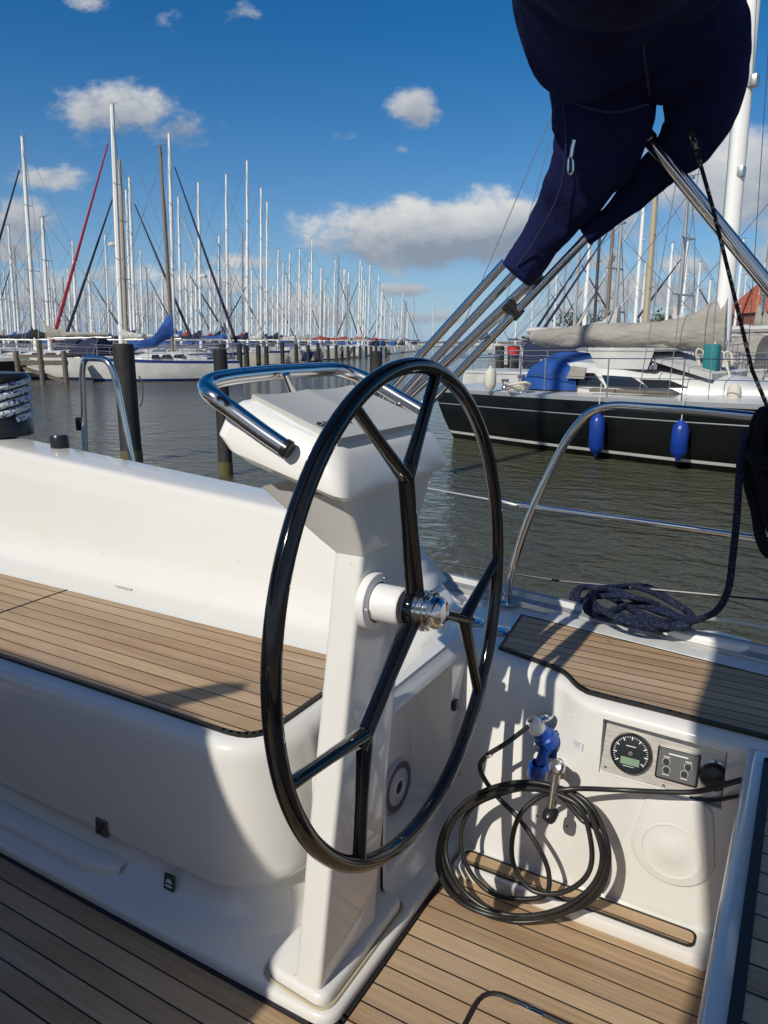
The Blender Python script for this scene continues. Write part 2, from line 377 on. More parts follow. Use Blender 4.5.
# --- bench: profile swept along its front and round the aft corner
path = []
for x in (-4.9, -4, -3.2, -2.6, -2.2, -1.9, -1.6, -1.35, -1.2): path.append((Vector((x, 1.131, 0)), Vector((0, -1, 0))))
cx, cy, r = -1.085, 1.236, .105
for i in range(9):
    a = -PI/2+i/8*PI/2; path.append((Vector((cx+r*math.cos(a), cy+r*math.sin(a), 0)), Vector((math.cos(a), math.sin(a), 0))))
for y in (1.35, 1.5, 1.7): path.append((Vector((-.98, y, 0)), Vector((1, 0, 0))))
prof = [(-.12, .446), (-.004, .446), (.016, .4455), (.032, .441), (.044, .431), (.051, .415), (.054, .395), (.060, .34), (.069, .26), (.076, .19), (.079, .14), (.079, .118), (.075, .104), (.066, .096), (.052, .092), (.046, .086), (.047, .078), (.056, .068), (.066, .058), (.080, .044), (.10, .032), (.125, .026), (.15, .022)]
rows = []
for P, n in path:
    # the lower recess stops short of the aft end
    rows.append([Vector((P.x+n.x*d, P.y+n.y*d, z)) for d, z in prof])
mb = MB().grid(rows); bench = part('bench', mb, 'gel', ang=60)
# moulded step low on the bench front
mb = MB(); rr = [(.0, .0)]
pr = rounded([(-4.8, .998, .0), (-4.8, .998, .0), (-1.42, .998, 0), (-1.34, 1.03, 0)], .05, 5)
rows = []
for v in pr:
    rows.append([Vector((v.x, v.y+dy, z)) for dy, z in [(.0, .02), (.0, .040), (.004, .047), (.012, .051), (.05, .054)]])
mb.grid(rows); mb.build('toe_step', M['gel'], bench)
# teak seat
outl = rounded([(-4.9, 1.131, 0), (-.98, 1.131, 0), (-.98, 1.66, 0), (-4.9, 1.62, 0)], .09, 8, True)
mb = MB().prism([(v.x, v.y) for v in outl], .440, .4515); part('teak_seat', mb, 'teak')
mb = MB(); strip(mb, [(v.x, v.y) for v in rounded([(-4.9, 1.127, 0), (-.976, 1.127, 0), (-.976, 1.60, 0)], .09, 8)], .011, .440, .4535)
j0 = pz(0, 613, .4515); j1 = pz(73, 588, .4515)
d = (j1-j0).normalized(); a = j0; k = 0
strip(mb, [(j0.x-d.x*.3, j0.y-d.y*.3), (j0.x, j0.y)], .008, .44, .4535)
n = int((j1-j0).length/.022)
for i in range(n):
    p = j0+d*(i*.022); strip(mb, [(p.x, p.y), (p.x+d.x*.013, p.y+d.y*.013)], .008, .44, .4533)
part('seat_caulk', mb, 'caulk')
# latch, sticker on bench front
def front_pt(px, py, off=0):  # on the bench front panel
    return pY(px, py, 1.055-off)
p = front_pt(104, 829)
mb = MB(); mb.prism(rrect(-.021, -.022, .021, .022, .004), -.012, .004, 0, .002, 1, frame_m((p.x, 1.0495, p.z+.008), (1, 0, 0), (0, .10, 1)))
lt = mb.build('locker_latch', M['latch'], bench)
mb = MB()
for ux, uz in ((-.010, .009), (.010, .009), (0, .000), (-.004, -.009)): mb.lathe([(.0035, 0), (.0035, .003), (0, .0035)], (p.x+ux, 1.0460+uz*.1, p.z+.008+uz), (0, -1, 0), 10)
mb.build('latch_screw', M['dark'], lt)
p = pY(171, 881, 1.005)
mb = MB(); Mx = frame_m((p.x, 1.008, p.z), (1, 0, 0), (0, .5, 1))
p2 = pY(171, 881, 1.03)
Mx = frame_m((p2.x, 1.062, .064), (1, 0, 0), (0, .9, 1))
p2 = pY(171, 881, 1.052); Mx = frame_m((p2.x, 1.046, p2.z+.0), (1, 0, 0), (0, .15, 1))
mb.prism(rrect(-.016, -.019, .016, .019, .002), -.004, .001, 0, 0, 1, Mx)
st = mb.build('safety_sticker', M['green'], bench)
mb = MB(); mb.prism([(.010*math.cos(t), -.001+.010*math.sin(t)) for t in [PI*i/8 for i in range(9)]], .0008, .0016, 0, 0, 1, Mx)
mb.prism(rrect(-.011, -.011, .011, -.006, .001), .0008, .0016, 0, 0, 1, Mx)
mb.build('sticker_mark', M['label'], st)

# --- coaming (seat back) with a coved foot and a flat top, sloping down at its aft end
def ctop(x): return .90-.070*(x+2.9) if x > -3.6 else .95
xs = [-5.2, -4.4, -3.8, -3.4, -3.1, -2.8, -2.5, -2.2, -1.9, -1.6, -1.35, -1.2, -1.12, -1.05, -.97, -.9, -.86]
rows = []
for x in xs:
    t = ctop(x)
    if x > -1.13: t = .775-(x+1.13)/.27*.26
    h = (t-.46)
    pr = [(1.58, .4525), (1.615, .455), (1.632, .459), (1.65, .4615), (1.668, .466), (1.683, .475), (1.70, .495), (1.714, .52)]
    pr = [(y, min(z, t)) for y, z in pr]
    pr += [(1.714+.055*f, .52+(t-.02-.52)*f) for f in (.25, .5, .75, 1)] if t > .56 else [(1.72+.04*f, .52) for f in (.25, .5, .75, 1)]
    y0 = 1.769
    pr += [(y0+.006, t-.010), (y0+.016, t-.003), (y0+.03, t), (y0+.17, t+.003), (y0+.20, t-.004), (y0+.215, t-.02), (y0+.26, .49)]
    rows.append([Vector((x, y, z)) for y, z in pr])
mb = MB().grid(rows); mb.add(rows[-1], [tuple(range(len(rows[-1])))])
coam = part('coaming', mb, 'gel', ang=60)
# ledge groove between seat and coaming and drain slot
p = pz(113, 590, .468); q = pz(135, 594, .468)
c = pY(125, 592.5, 1.668)
mb = MB(); mb.box((c.x-.040, 1.660, .4665), (c.x+.040, 1.668, .4705), 0, .0015); mb.build('vent_slot', M['brushed'], coam)
# ribbed pad at the end of the coaming
rp = []
A = Vector((-1.125, 1.775, .783)); Bv = Vector((-.92, 1.775, .583)); wv = Vector((0, .20, 0)); nrm = (Bv-A).cross(wv).normalized()
if nrm.z < 0: nrm = -nrm
for i in range(25):
    t = i/24; b = A.lerp(Bv, t)+nrm*(.008+.004*abs(math.sin(t*PI*6)))
    rp.append([b+wv*0-nrm*.014, b+wv*.02, b+wv*.98, b+wv-nrm*.014])
MB().grid(rp).build('ribbed_pad', M['rib'], coam, ang=80)

# --- block aft of the bench with the recessed loudspeaker panel
X0, X1 = -.985, -.745
mb = MB()
yo = [1.30, 1.44, 1.50, 1.62, 1.655, 1.80]; zo = [.02, .065, .14, .46, .52, .53]
# outer face, recess cut out of it
rows = []
ys = [1.285, 1.295, 1.300, 1.31, 1.63, 1.645, 1.65, 1.70, 1.78]
zs = [.0, .03, .06, .066, .09, .45, .475, .48, .50, .515, .522]
for y in ys:
    r_ = []
    for z in zs:
        x = X1 - (.0 if z < .5 else (.006 if z < .51 else .022)) + (.05 if z < .001 else (.02 if z < .035 else 0))
        r_.append(Vector((x, y, z)))
    rows.append(r_)
mb.grid(rows, skip=lambda i, j: 2 <= i <= 5 and 3 <= j <= 6)
# recess walls (splayed) and back
o = rounded([(1.30, .066, 0), (1.65, .066, 0), (1.65, .48, 0), (1.30, .48, 0)], .001, 3, True)
c_ = Vector((1.56, .273, 0))
def ring(x, fx, fz, rr):
    a = rounded([(1.475-.175*fx, .273-.207*fz, 0), (1.475+.175*fx, .273-.207*fz, 0), (1.475+.175*fx, .273+.207*fz, 0), (1.475-.175*fx, .273+.207*fz, 0)], rr, 5, True)
    return [Vector((x, v.x, v.y)) for v in a]
rg = [ring(X1, 1, 1, .0005), ring(X1-.004, .97, .975, .012), ring(X1-.012, .945, .96, .02), ring(X1-.095, .90, .93, .03), ring(X1-.105, .86, .90, .03)]
mb.grid(rg, close=True); mb.add(rg[-1], [tuple(range(len(rg[-1])))])
# top
mb.grid([[Vector((X1-.022, 1.285, .522)), Vector((X1-.022, 1.82, .522))], [Vector((-.895, 1.285, .524)), Vector((-.895, 1.82, .524))], [Vector((-.905, 1.285, .515)), Vector((-.905, 1.82, .515))], [Vector((-.905, 1.285, .40)), Vector((-.905, 1.82, .40))]])
mb.grid([[Vector((X1-.022, 1.285, .522)), Vector((X1-.022, 1.285, .0))], [Vector((-.905, 1.285, .522)), Vector((-.905, 1.285, .0))]])
mb.box((-.86, 1.17, .0), (X1-.004, 1.286, .40), 0, .006)
blk = part('stern_locker', mb, 'gel', ang=50)
# loudspeaker
sp0 = pX(396, 786, X1-.100); sc = Vector((X1-.104, sp0.y, sp0.z))
mb = MB(); oc = [(.075*math.cos(PI/8+i*PI/4), .075*math.sin(PI/8+i*PI/4)) for i in range(8)]
Mx = frame_m(sc, (0, 1, 0), (0, 0, 1)); mb.prism(oc, 0, .012, 0, .004, 2, Mx)
spk = mb.build('loudspeaker', M['speakergrey'], Y)
mb = MB().lathe([(.068, .0125), (.064, .0135), (.03, .010), (.024, .009)], sc, (1, 0, 0), 28); mb.build('speaker_grille', M['grille'], spk)
mb = MB().lathe([(.026, .010), (.024, .017), (.019, .016), (.0185, .010)], sc, (1, 0, 0), 24); mb.build('speaker_ring', M['white_plastic'], spk)
mb = MB().lathe([(.0185, .012), (.010, .016), (0, .017)], sc, (1, 0, 0), 24); mb.build('speaker_cone', M['dark'], spk)

# --- gauge wall and side deck
def yt(x):   # inboard edge of the side deck
    pts = [(-1.1, 1.80), (-.8, 1.775), (-.66, 1.735), (-.52, 1.69), (-.455, 1.66), (-.42, 1.625), (-.385, 1.598), (-.34, 1.588), (-.1, 1.575), (.0, 1.57), (1.4, 1.52)]
    for (a, ya), (b, yb) in zip(pts, pts[1:]):
        if a <= x <= b: return ya+(yb-ya)*(x-a)/(b-a)
    return pts[0][1] if x < pts[0][0] else pts[-1][1]
GX0, GX1, GZ0, GZ1 = -.335, -.075, .335, .467
zl = [0, .012, .03, .06, .12, .2, .27, GZ0-.004, GZ0, .36, .40, .44, GZ1, GZ1+.004, .478, .486, .492, .496, .497]
def wy(x, z):
    top = yt(x); base = 1.552
    if x < -.62: base = 1.552+(min(-.62-x, .13))*.5
    if z <= .03: return base-.03*(1-z/.03)**1.5
    yy = base+(top-.012-base)*((z-.03)/(.478-.03))**1.2 if z < .478 else None
    if yy is None:
        return {.478: top-.012, .486: top-.008, .492: top+.002, .496: top+.016, .497: top+.028}[z]
    return yy
wx = [-.8, -.75, -.70, -.66, -.62, -.58, -.54, -.50, -.47, -.45, -.435, -.42, -.405, -.39, -.37, -.35, GX0-.004, GX0, -.28, -.2, -.14, GX1, GX1+.004, -.06, -.04, .3, 1.4]
rows = [[Vector((x, wy(x, z), z)) for z in zl] for x in wx]
i0, i1 = wx.index(GX0), wx.index(GX1); j0_, j1_ = zl.index(GZ0), zl.index(GZ1)
mb = MB().grid(rows, skip=lambda i, j: i0 <= i < i1 and j0_ <= j < j1_)
# recess sides
def back(x, z): return 1.574+.036*(z-GZ0)/(GZ1-GZ0)
edge = [(GX0, z) for z in zl[j0_:j1_+1]]+[(x, GZ1) for x in wx[i0+1:i1+1]]+[(GX1, z) for z in zl[j0_:j1_][::-1]]+[(x, GZ0) for x in wx[i0+1:i1][::-1]]
mb.grid([[Vector((x, wy(x, z), z)) for x, z in edge], [Vector((x, max(back(x, z), wy(x, z)+.0005), z)) for x, z in edge]], close=True)
mb.add([Vector((GX0, back(0, GZ0), GZ0)), Vector((GX1, back(0, GZ0), GZ0)), Vector((GX1, back(0, GZ1), GZ1)), Vector((GX0, back(0, GZ1), GZ1))], [(0, 1, 2, 3)])
wall = part('cockpit_side', mb, 'gel', ang=35)
# side deck surface out to the toe rail
def deckedge(x): return hull_section(x)-.015
rows = []
for x in [-5.2, -4, -3, -2, -1.5, -1.2, -1.0, -.9]+wx[1:]:
    yi = (yt(x)+.028) if x >= -.8 else 1.90
    ye = deckedge(x); rows.append([Vector((x, yi+(ye-yi)*f, .497-.010*f)) for f in (0, .3, .6, .9, 1)])
part('side_deck', MB().grid(rows), 'gel', ang=30)
# teak on the side deck
front = [(-.655, 1.757), (-.52, 1.718), (-.47, 1.698), (-.445, 1.675), (-.42, 1.645), (-.395, 1.625), (-.36, 1.616), (-.2, 1.610), (0, 1.60), (1.35, 1.55)]
tb0 = pz(522, 615, .505); tb1 = pz(768, 677, .505)
bk = [(1.35, tb1.y-.02), (tb1.x, tb1.y), (tb0.x, tb0.y)]
fr_s = [(v.x, v.y) for v in smooth([(a, b, 0) for a, b in front], 3)]
part('side_deck_teak', MB().prism(fr_s+bk, .498, .5055), 'teak_fine')
mb = MB(); strip(mb, fr_s, .009, .498, .5075); strip(mb, [(tb0.x, tb0.y), (fr_s[0][0], fr_s[0][1])], .007, .498, .5072); strip(mb, [bk[1], bk[2]], .003, .498, .5072)
part('deck_caulk', mb, 'caulk')
# raised non-skid margin with rounded edge (white) outboard of the teak, toe rail
mb = MB(); rows = []
for i in range(9):
    x = -.62+i*.14; yb = tb0.y+(tb1.y-tb0.y)*(x-tb0.x)/(tb1.x-tb0.x)+.012; ye = deckedge(x)-.055
    rows.append([Vector((x, yb, .500)), Vector((x, yb+.004, .5035)), Vector((x, ye-.02, .5035)), Vector((x, ye, .500))])
part('nonskid_margin', MB().grid(rows), 'nonskid')
mb = MB(); rows = []
for x in [-5, -4, -3, -2.2, -1.7, -1.3, -1.0, -.8, -.5, -.2, .1, .5, 1.0]:
    ye = deckedge(x)-.005
    rows.append([Vector((x, ye-.045, .490)), Vector((x, ye-.040, .506)), Vector((x, ye-.020, .514)), Vector((x, ye-.012, .530)), Vector((x, ye, .532)), Vector((x, ye+.010, .505)), Vector((x, ye+.012, .46))])
part('toe_rail', MB().grid(rows), 'toealu')
# fairlead / chock
p = pz(715, 640, .51)
mb = MB()
Mx = frame_m((p.x, p.y-.0, .503), (1, -.13, 0), (0, 1, 0))
mb.prism([(-.16, -.03), (-.09, -.045), (.07, -.045), (.10, -.02), (.085, .02), (.0, .035), (-.04, .012), (-.15, .012)], 0, .024, 0, .008, 3, Mx)
part('fairlead', mb, 'white_plastic')
p = pz(640, 628+11, .505)
# drain caps
for px, py in ((474, 620), (502, 629)):
    p = pz(px, py, .505); mb = MB().lathe([(.030, .0), (.030, .005), (.024, .009), (.012, .008), (0, .009)], (p.x, p.y, .498 if p.y > 1.8 else .523), (0, 0, 1), 24); part('filler_cap', mb, 'steel')

# --- instruments in the recess
nv = Vector((0, -(GZ1-GZ0), .036)).normalized()        # outward normal of the back plate
def onplate(px, py):
    r = ray(px, py); p0 = Vector((0, back(0, GZ0), GZ0)); t = (p0-EYE).dot(nv)/r.dot(nv); return EYE+r*t
ux = Vector((1, 0, 0)); uz = nv.cross(ux)*-1
if uz.z < 0: uz = -uz
Pm = lambda p, h=0: frame_m(p+nv*h, ux, uz)
c0 = (Vector((GX0, back(0, GZ0), GZ0))+Vector((GX1, back(0, GZ1), GZ1)))/2
hw = (GX1-GX0)/2-.003; hh = math.hypot(GZ1-GZ0, .036)/2-.003
panel = MB().prism(rrect(-hw, -hh, hw, hh, .006), .0005, .004, 0, .001, 1, Pm(c0)).build('instrument_panel', M['brushed'], Y)
g = onplate(632, 752)
rg_ = .0455
gauge = MB().lathe([(rg_, 0), (rg_, .010), (rg_*.96, .016), (rg_*.90, .016), (rg_*.87, .010)], g+nv*.004, nv, 40).build('rev_counter', M['chromeblk'], panel)
face = MB().lathe([(rg_*.875, .0115), (0, .0115)], g+nv*.004, nv, 40)
face.build('dial_face', M['dial'], panel)
mb = MB(); Mg = Pm(g, .0165)
for i in range(33):
    a = math.radians(215-i*250/32); big = i % 4 == 0
    r0 = rg_*(.66 if big else .76); r1 = rg_*.83; w = .0012 if big else .0006
    dx, dy = math.cos(a), math.sin(a)
    mb.prism([(dx*r0-dy*w, dy*r0+dx*w), (dx*r0+dy*w, dy*r0-dx*w), (dx*r1+dy*w, dy*r1-dx*w), (dx*r1-dy*w, dy*r1+dx*w)], 0, .0004, 0, 0, 1, Mg)
mb.prism(rrect(-.012, .0150, .010, .0166, .0005, 2), 0, .0004, 0, 0, 1, Mg)
mb.prism(rrect(-.014, -.0300, .010, -.0290, .0003, 2), 0, .0004, 0, 0, 1, Mg)
mb.build('dial_marks', M['marks'], panel)
mb = MB().prism(rrect(-.020, -.026, .021, -.010, .001, 2), 0, .0006, 0, 0, 1, Mg); mb.build('dial_display', M['lcd'], panel)
mb = MB().lathe([(.005, 0), (.005, .003), (0, .004)], g+nv*.0165, nv, 16)
mb.build('dial_centre', M['greypanel'], panel)
s = onplate(678, 765)
sw = MB().prism(rrect(-.044, -.036, .044, .036, .005), .004, .012, 0, .002, 2, Pm(s)).build('switch_panel', M['chromeblk'], panel)
mb = MB().prism(rrect(-.040, -.032, .040, .032, .004), .0115, .0128, 0, 0, 1, Pm(s)); mb.build('switch_plate', M['greypanel'], panel)
for dx, dy in ((-.023, .004), (-.021, -.014), (.022, .004), (.016, -.013)):
    cc = s+ux*dx+uz*dy
    MB().lathe([(.0072, .0125), (.0072, .0150), (.006, .0150), (.0055, .0138), (0, .0138)], cc, nv, 18).build('push_button', M['dark'], panel)
mb = MB(); Ms = Pm(s, .0128)
mb.prism(rrect(-.020, .0215, .020, .0240, .0004, 2), 0, .0004, 0, 0, 1, Ms)
for dx, dy in ((-.023, .0140), (-.022, -.0250), (.022, .0140), (.016, -.0240)): mb.prism(rrect(dx-.007, dy, dx+.007, dy+.0014, .0002, 2), 0, .0004, 0, 0, 1, Ms)
for dx, dy in ((-.023, .004), (-.021, -.014), (.022, .004), (.016, -.013)):
    cc = s+ux*dx+uz*dy; mb.lathe([(.0076, .0128), (.0082, .0133), (.0078, .0135), (.0073, .0132)], cc, nv, 18)
mb.build('switch_marks', M['marks'], panel)
k = onplate(715, 775)
MB().lathe([(.026, .004), (.0285, .010), (.0285, .024), (.023, .032), (.0, .034)], k, nv, 28).build('key_switch_cap', M['chromeblk'], panel)
MB().lathe([(.032, .0038), (.032, .007), (.028, .009)], k, nv, 28).build('cap_bezel', M['steel'], panel)
for q in ((664, 785), (727, 805), (606, 766)):
    c = onplate(*q); 
    if c.z < GZ0+.004 or c.x < GX0+.006: continue
    MB().lathe([(.004, .004), (.0035, .006), (0, .0065)], c, nv, 12).build('screw', M['steel'], panel)

# wall slab: normal helper for things mounted on the cockpit side
def onwall(px, py):
    for _ in range(1):
        Yv = 1.57
        for i in range(12):
            p = pY(px, py, Yv); Yv = wy(min(max(p.x, -.8), -.04), min(max(p.z, 0.031), .477))
        return pY(px, py, Yv)
def wall_frame(p, h=0):
    e = .01; x = p.x; z = p.z
    tx = Vector((2*e, wy(x+e, z)-wy(x-e, z), 0)).normalized(); tz = Vector((0, wy(x, min(z+e, .477))-wy(x, z-e), min(z+e, .477)-z+e)).normalized()
    n = tx.cross(tz); n = n if n.y < 0 else -n
    return frame_m(p+n*h, tx, tz), n, tx, tz
# teardrop hatch plate
c = onwall(672, 850); Mw, n_, tx, tz = wall_frame(c)
rad = .088; pl = []
for i in range(21):
    a = PI+PI*i/20; pl.append((rad*math.cos(a), rad*math.sin(a)*.95))
pl += [(.083, .05), (.075, .115), (.066, .128), (.05, .134), (-.044, .134), (-.056, .128), (-.064, .112), (-.078, .05)]
mb = MB().prism(pl, -.004, .006, 0, .005, 3, Mw); hp = part('teardrop_cover', mb, 'gel')
MB().lathe([(.066, .0055), (.065, .0078), (.062, .0078), (.061, .0060), (.030, .0064), (.028, .0072), (0, .0072)], Mw @ Vector((0, 0, 0)), n_, 36).build('cover_disc', M['gel'], hp)
# label on the wall
c = onwall(577, 744); Mw, *_ = wall_frame(c, .0006)
lab = MB().prism(rrect(-.018, -.0095, .018, .0095, .0005, 2), 0, .0004, 0, 0, 1, Mw).build('notice_label', M['label'], Y)
mb = MB()
for i, (a, b) in enumerate([(-.012, .012), (-.009, .009), (-.010, .008), (-.006, .006)]): mb.prism([(a, .0055-.004*i), (b, .0055-.004*i), (b, .0065-.004*i), (a, .0065-.004*i)], .0003, .0007, 0, 0, 1, Mw)
mb.build('label_lines', M['labelink'], lab)
# shore power inlet with sprung steel lid
c = onwall(549, 742); Mw, n_, tx, tz = wall_frame(c)
inlet = MB().prism(rrect(-.033, -.036, .033, .036, .006), -.002, .003, 0, .0015, 2, Mw).build('power_inlet', M['steel'], Y)
MB().lathe([(.027, .002), (.028, .012), (.025, .016), (.022, .016), (.021, .004), (0, .004)], c+tz*.004, n_, 28).build('inlet_collar', M['blueplug'], inlet)
lc = c+tz*.045+n_*.026-tx*.004
MB().lathe([(.029, 0), (.031, .003), (.030, .006), (.018, .011), (0, .012)], lc+tz*.012+n_*.012, (n_*.25+tz*.8+tx*-.35).normalized(), 28).build('inlet_lid', M['steel'], inlet)
for sx, sz in ((-1, -1), (1, -1), (1, 1), (-1, 1)): MB().lathe([(.0035, .003), (.003, .005), (0, .0052)], c+tx*sx*.027+tz*sz*.030, n_, 10).build('screw', M['dark'], inlet)
# engine control lever
c = onwall(560, 768); Mw, n_, tx, tz = wall_frame(c); hd_ = pY(557, 767, 1.475); kn = pY(551, 813, 1.455)
lev = MB().lathe([(.022, 0), (.022, .012), (.015, .018), (.0145, (c-hd_).length-.01), (0, (c-hd_).length-.01)], c, (hd_-c).normalized(), 24).build('throttle_lever', M['steel'], Y)
MB().lathe([(0, -.012), (.014, -.012), (.0175, -.006), (.0175, .006), (.013, .012), (0, .013)], hd_, Vector((-.1, -.8, .6)).normalized(), 24).build('lever_hub', M['steel'], lev)
MB().tube([hd_, hd_.lerp(kn, .3), hd_.lerp(kn, .8), kn], [.010, .0105, .0115, .010], 14, flat=.8).build('lever_arm', M['steel'], lev)
MB().lathe([(0, -.012), (.0145, -.010), (.0165, -.004), (.0165, .012), (.0135, .019), (0, .021)], kn, Vector((-.15, -.8, -.45)).normalized(), 24).build('lever_knob', M['chromeblk'], lev)
for q in ((537, 816), (567, 826)):
    c = onwall(*q); MB().lathe([(.003, -.001), (.003, .0008), (0, .001)], c, wall_frame(c)[1], 10).build('plugged_screw', M['jetty'], wall)
# teak foot rest along the wall foot
mb = MB(); mb.box((-.655, 1.475, -.008), (-.045, 1.60, .030), 0, .006, 2); ft = part('foot_rest', mb, 'gel')
mb = MB(); mb.prism(rrect(-.640, 1.492, -.095, 1.538, .018), .026, .0335); mb.build('foot_rest_teak', M['teak'], ft)
mb = MB(); strip(mb, [p[:2] for p in rrect(-.640, 1.492, -.095, 1.538, .018)], .005, .026, .0345, True); mb.build('foot_rest_caulk', M['caulk'], ft)

# --- raised stern platform at the right
mb = MB(); mb.prism([(-.040, -1.50), (1.4, -1.50), (1.4, 1.56), (-.040, 1.56)], -.01, .496, 0, .018, 4); sp = part('stern_platform', mb, 'gel')
mb = MB(); mb.prism([(.004, -1.45), (1.38, -1.45), (1.38, 1.50), (.004, 1.50)], .49, .501); part('platform_teak', mb, 'teak')
mb = MB(); strip(mb, [(.0, -1.45), (.0, 1.505), (1.38, 1.505)], .016, .49, .503); part('platform_caulk', mb, 'caulk')

# --- small fittings behind the wheel
p = pX(444, 770, X1+.002)
MB().tube(smooth([p, p+Vector((.03, 0, .005)), p+Vector((.035, .02, -.012)), p+Vector((.02, .03, -.02))], 5), .0035, 8).build('hook', M['steel'], blk)
p = pX(455, 705, X1+.006); MB().box(p-Vector((.012, .010, .014)), p+Vector((.006, .012, .014)), 0, .003).build('black_clip', M['chromeblk'], blk)

# --- steering pedestal
ped = bpy.data.objects.new('steering_pedestal', None); COL.objects.link(ped); ped.parent = Y; ped.location = (-.75, 1.15, .024)
pl0 = Vector(ped.location)
def pedpart(name, mb, m, ang=40):
    me = mb.mesh(name, M[m], ang); me.transform(Matrix.Translation(-pl0)); return link(name, me, ped)
mb = MB()
sec = []   # (z, y0, y1, xa, xf)
for z, y0, y1, xa, xf in [(.050, .985, 1.205, -.716, -.777), (.07, .985, 1.20, -.713, -.775), (.3, 1.022, 1.235, -.710, -.772), (.6, 1.082, 1.285, -.708, -.771), (.905, 1.142, 1.350, -.706, -.771)]:
    sec.append([Vector((v.x, v.y, z)) for v in rounded([(xa, y0, 0), (xa, y1, 0), (xf, y1, 0), (xf, y0, 0)], .012, 4, True)])
mb.grid(sec, close=True); pedpart('column', mb, 'gel', 50)
mb = MB(); sec = []
for z, y0, y1, xa, xf, r in [(.9055, 1.141, 1.350, -.7055, -.772, .012), (.93, 1.130, 1.362, -.701, -.80, .012), (1.03, 1.078, 1.44, -.700, -.90, .02)]:
    sec.append([Vector((v.x, v.y, z)) for v in rounded([(xa, y0, 0), (xa, y1, 0), (xf, y1, 0), (xf, y0, 0)], r, 4, True)])
mb.grid(sec, close=True); pedpart('neck', mb, 'gel', 50)
mb = MB()
b0 = [(v.x, v.y) for v in rounded([(-.695, .972, 0), (-.695, 1.30, 0), (-.86, 1.30, 0), (-.86, .985, 0)], .035, 6, True)]
mb.prism(b0, .018, .050, 0, .014, 4); pedpart('base', mb, 'gel')
bead = [(v.x, v.y, .0265) for v in rounded([(-.690, .967, 0), (-.690, 1.305, 0), (-.865, 1.305, 0), (-.865, .980, 0)], .038, 6, True)]
mb = MB().tube(bead, .0035, 6, True); pedpart('sealant_bead', mb, 'sealant')
# pod: tapering shell, bottom small, shoulder wide, sloping top
def pod_ring(pts, r): return [Vector(v) for v in rounded([Vector(p) for p in pts], r, 5, True)]
rings = [
 pod_ring([(-.702, 1.092, 1.022), (-.702, 1.435, 1.022), (-.86, 1.42, 1.06), (-.86, 1.09, 1.06)], .02),
 pod_ring([(-.690, 1.055, 1.026), (-.690, 1.475, 1.030), (-.90, 1.48, 1.085), (-.90, 1.045, 1.085)], .025),
 pod_ring([(-.686, 1.045, 1.034), (-.686, 1.487, 1.040), (-.94, 1.49, 1.108), (-.94, 1.035, 1.108)], .028),
 pod_ring([(-.688, 1.044, 1.048), (-.688, 1.489, 1.052), (-.962, 1.492, 1.135), (-.962, 1.032, 1.135)], .030),
 pod_ring([(-.706, 1.062, 1.100), (-.706, 1.470, 1.100), (-.952, 1.474, 1.180), (-.952, 1.046, 1.180)], .040),
 pod_ring([(-.722, 1.078, 1.122), (-.722, 1.455, 1.122), (-.935, 1.462, 1.193), (-.935, 1.060, 1.193)], .040),
 pod_ring([(-.745, 1.100, 1.133), (-.745, 1.435, 1.133), (-.915, 1.445, 1.197), (-.915, 1.080, 1.197)], .040)]
mb = MB(); mb.grid(rings, close=True); mb.add(rings[-1], [tuple(range(len(rings[-1])))]); mb.add(rings[0], [tuple(range(len(rings[0])))])
pod = pedpart('instrument_pod', mb, 'pod', 28)
# plotter cover with scooped top
ta = Vector((-.742, 1.12, 1.140)); tbk = Vector((-.925, 1.12, 1.207))
uu = (ta-tbk).normalized(); vv = Vector((0, 1, 0)); nn = uu.cross(vv); nn = nn if nn.z > 0 else -nn
o0 = Vector((-.918, 1.088, 1.190))
def pc(u, v, h): return o0+uu*u+vv*v+nn*h
rows = []
Lu, Lv = .206, .350
for i in range(25):
    u = i/24; r_ = []
    for j in range(33):
        v = j/32
        h = .016
        a = ((u-.35)/.75)**2; sc_ = math.sin(PI*min(max((v-.04)/.92, 0), 1))
        h -= .0045*max(0, 1-((u-.1)/.85)**2)*(max(0, math.sin(PI*min(max((v-.03)/.47, 0), 1)))**.8)*(1 if v < .5 else 0)
        h -= .0045*max(0, 1-((u-.1)/.85)**2)*(max(0, math.sin(PI*min(max((v-.5)/.47, 0), 1)))**.8)*(1 if v >= .5 else 0)
        r_.append(pc(u*Lu, v*Lv, h))
    rows.append(r_)
mb = MB().grid(rows)
edge = [rows[0][j] for j in range(33)]+[rows[i][32] for i in range(1, 25)]+[rows[24][j] for j in range(31, -1, -1)]+[rows[i][0] for i in range(23, 0, -1)]
mb.grid([edge, [p-nn*.018 for p in edge]], close=True)
pc_o = pedpart('plotter_cover', mb, 'grey_plastic', 30)
c = pc(.152, .060, .0168); Mt = frame_m(c, vv, -uu); Mt = Matrix.Translation(-pl0) @ Mt
text_mesh('cover_lettering', 'GARMIN', .026, Mt, M['dark'], ped, .0006, .0008)
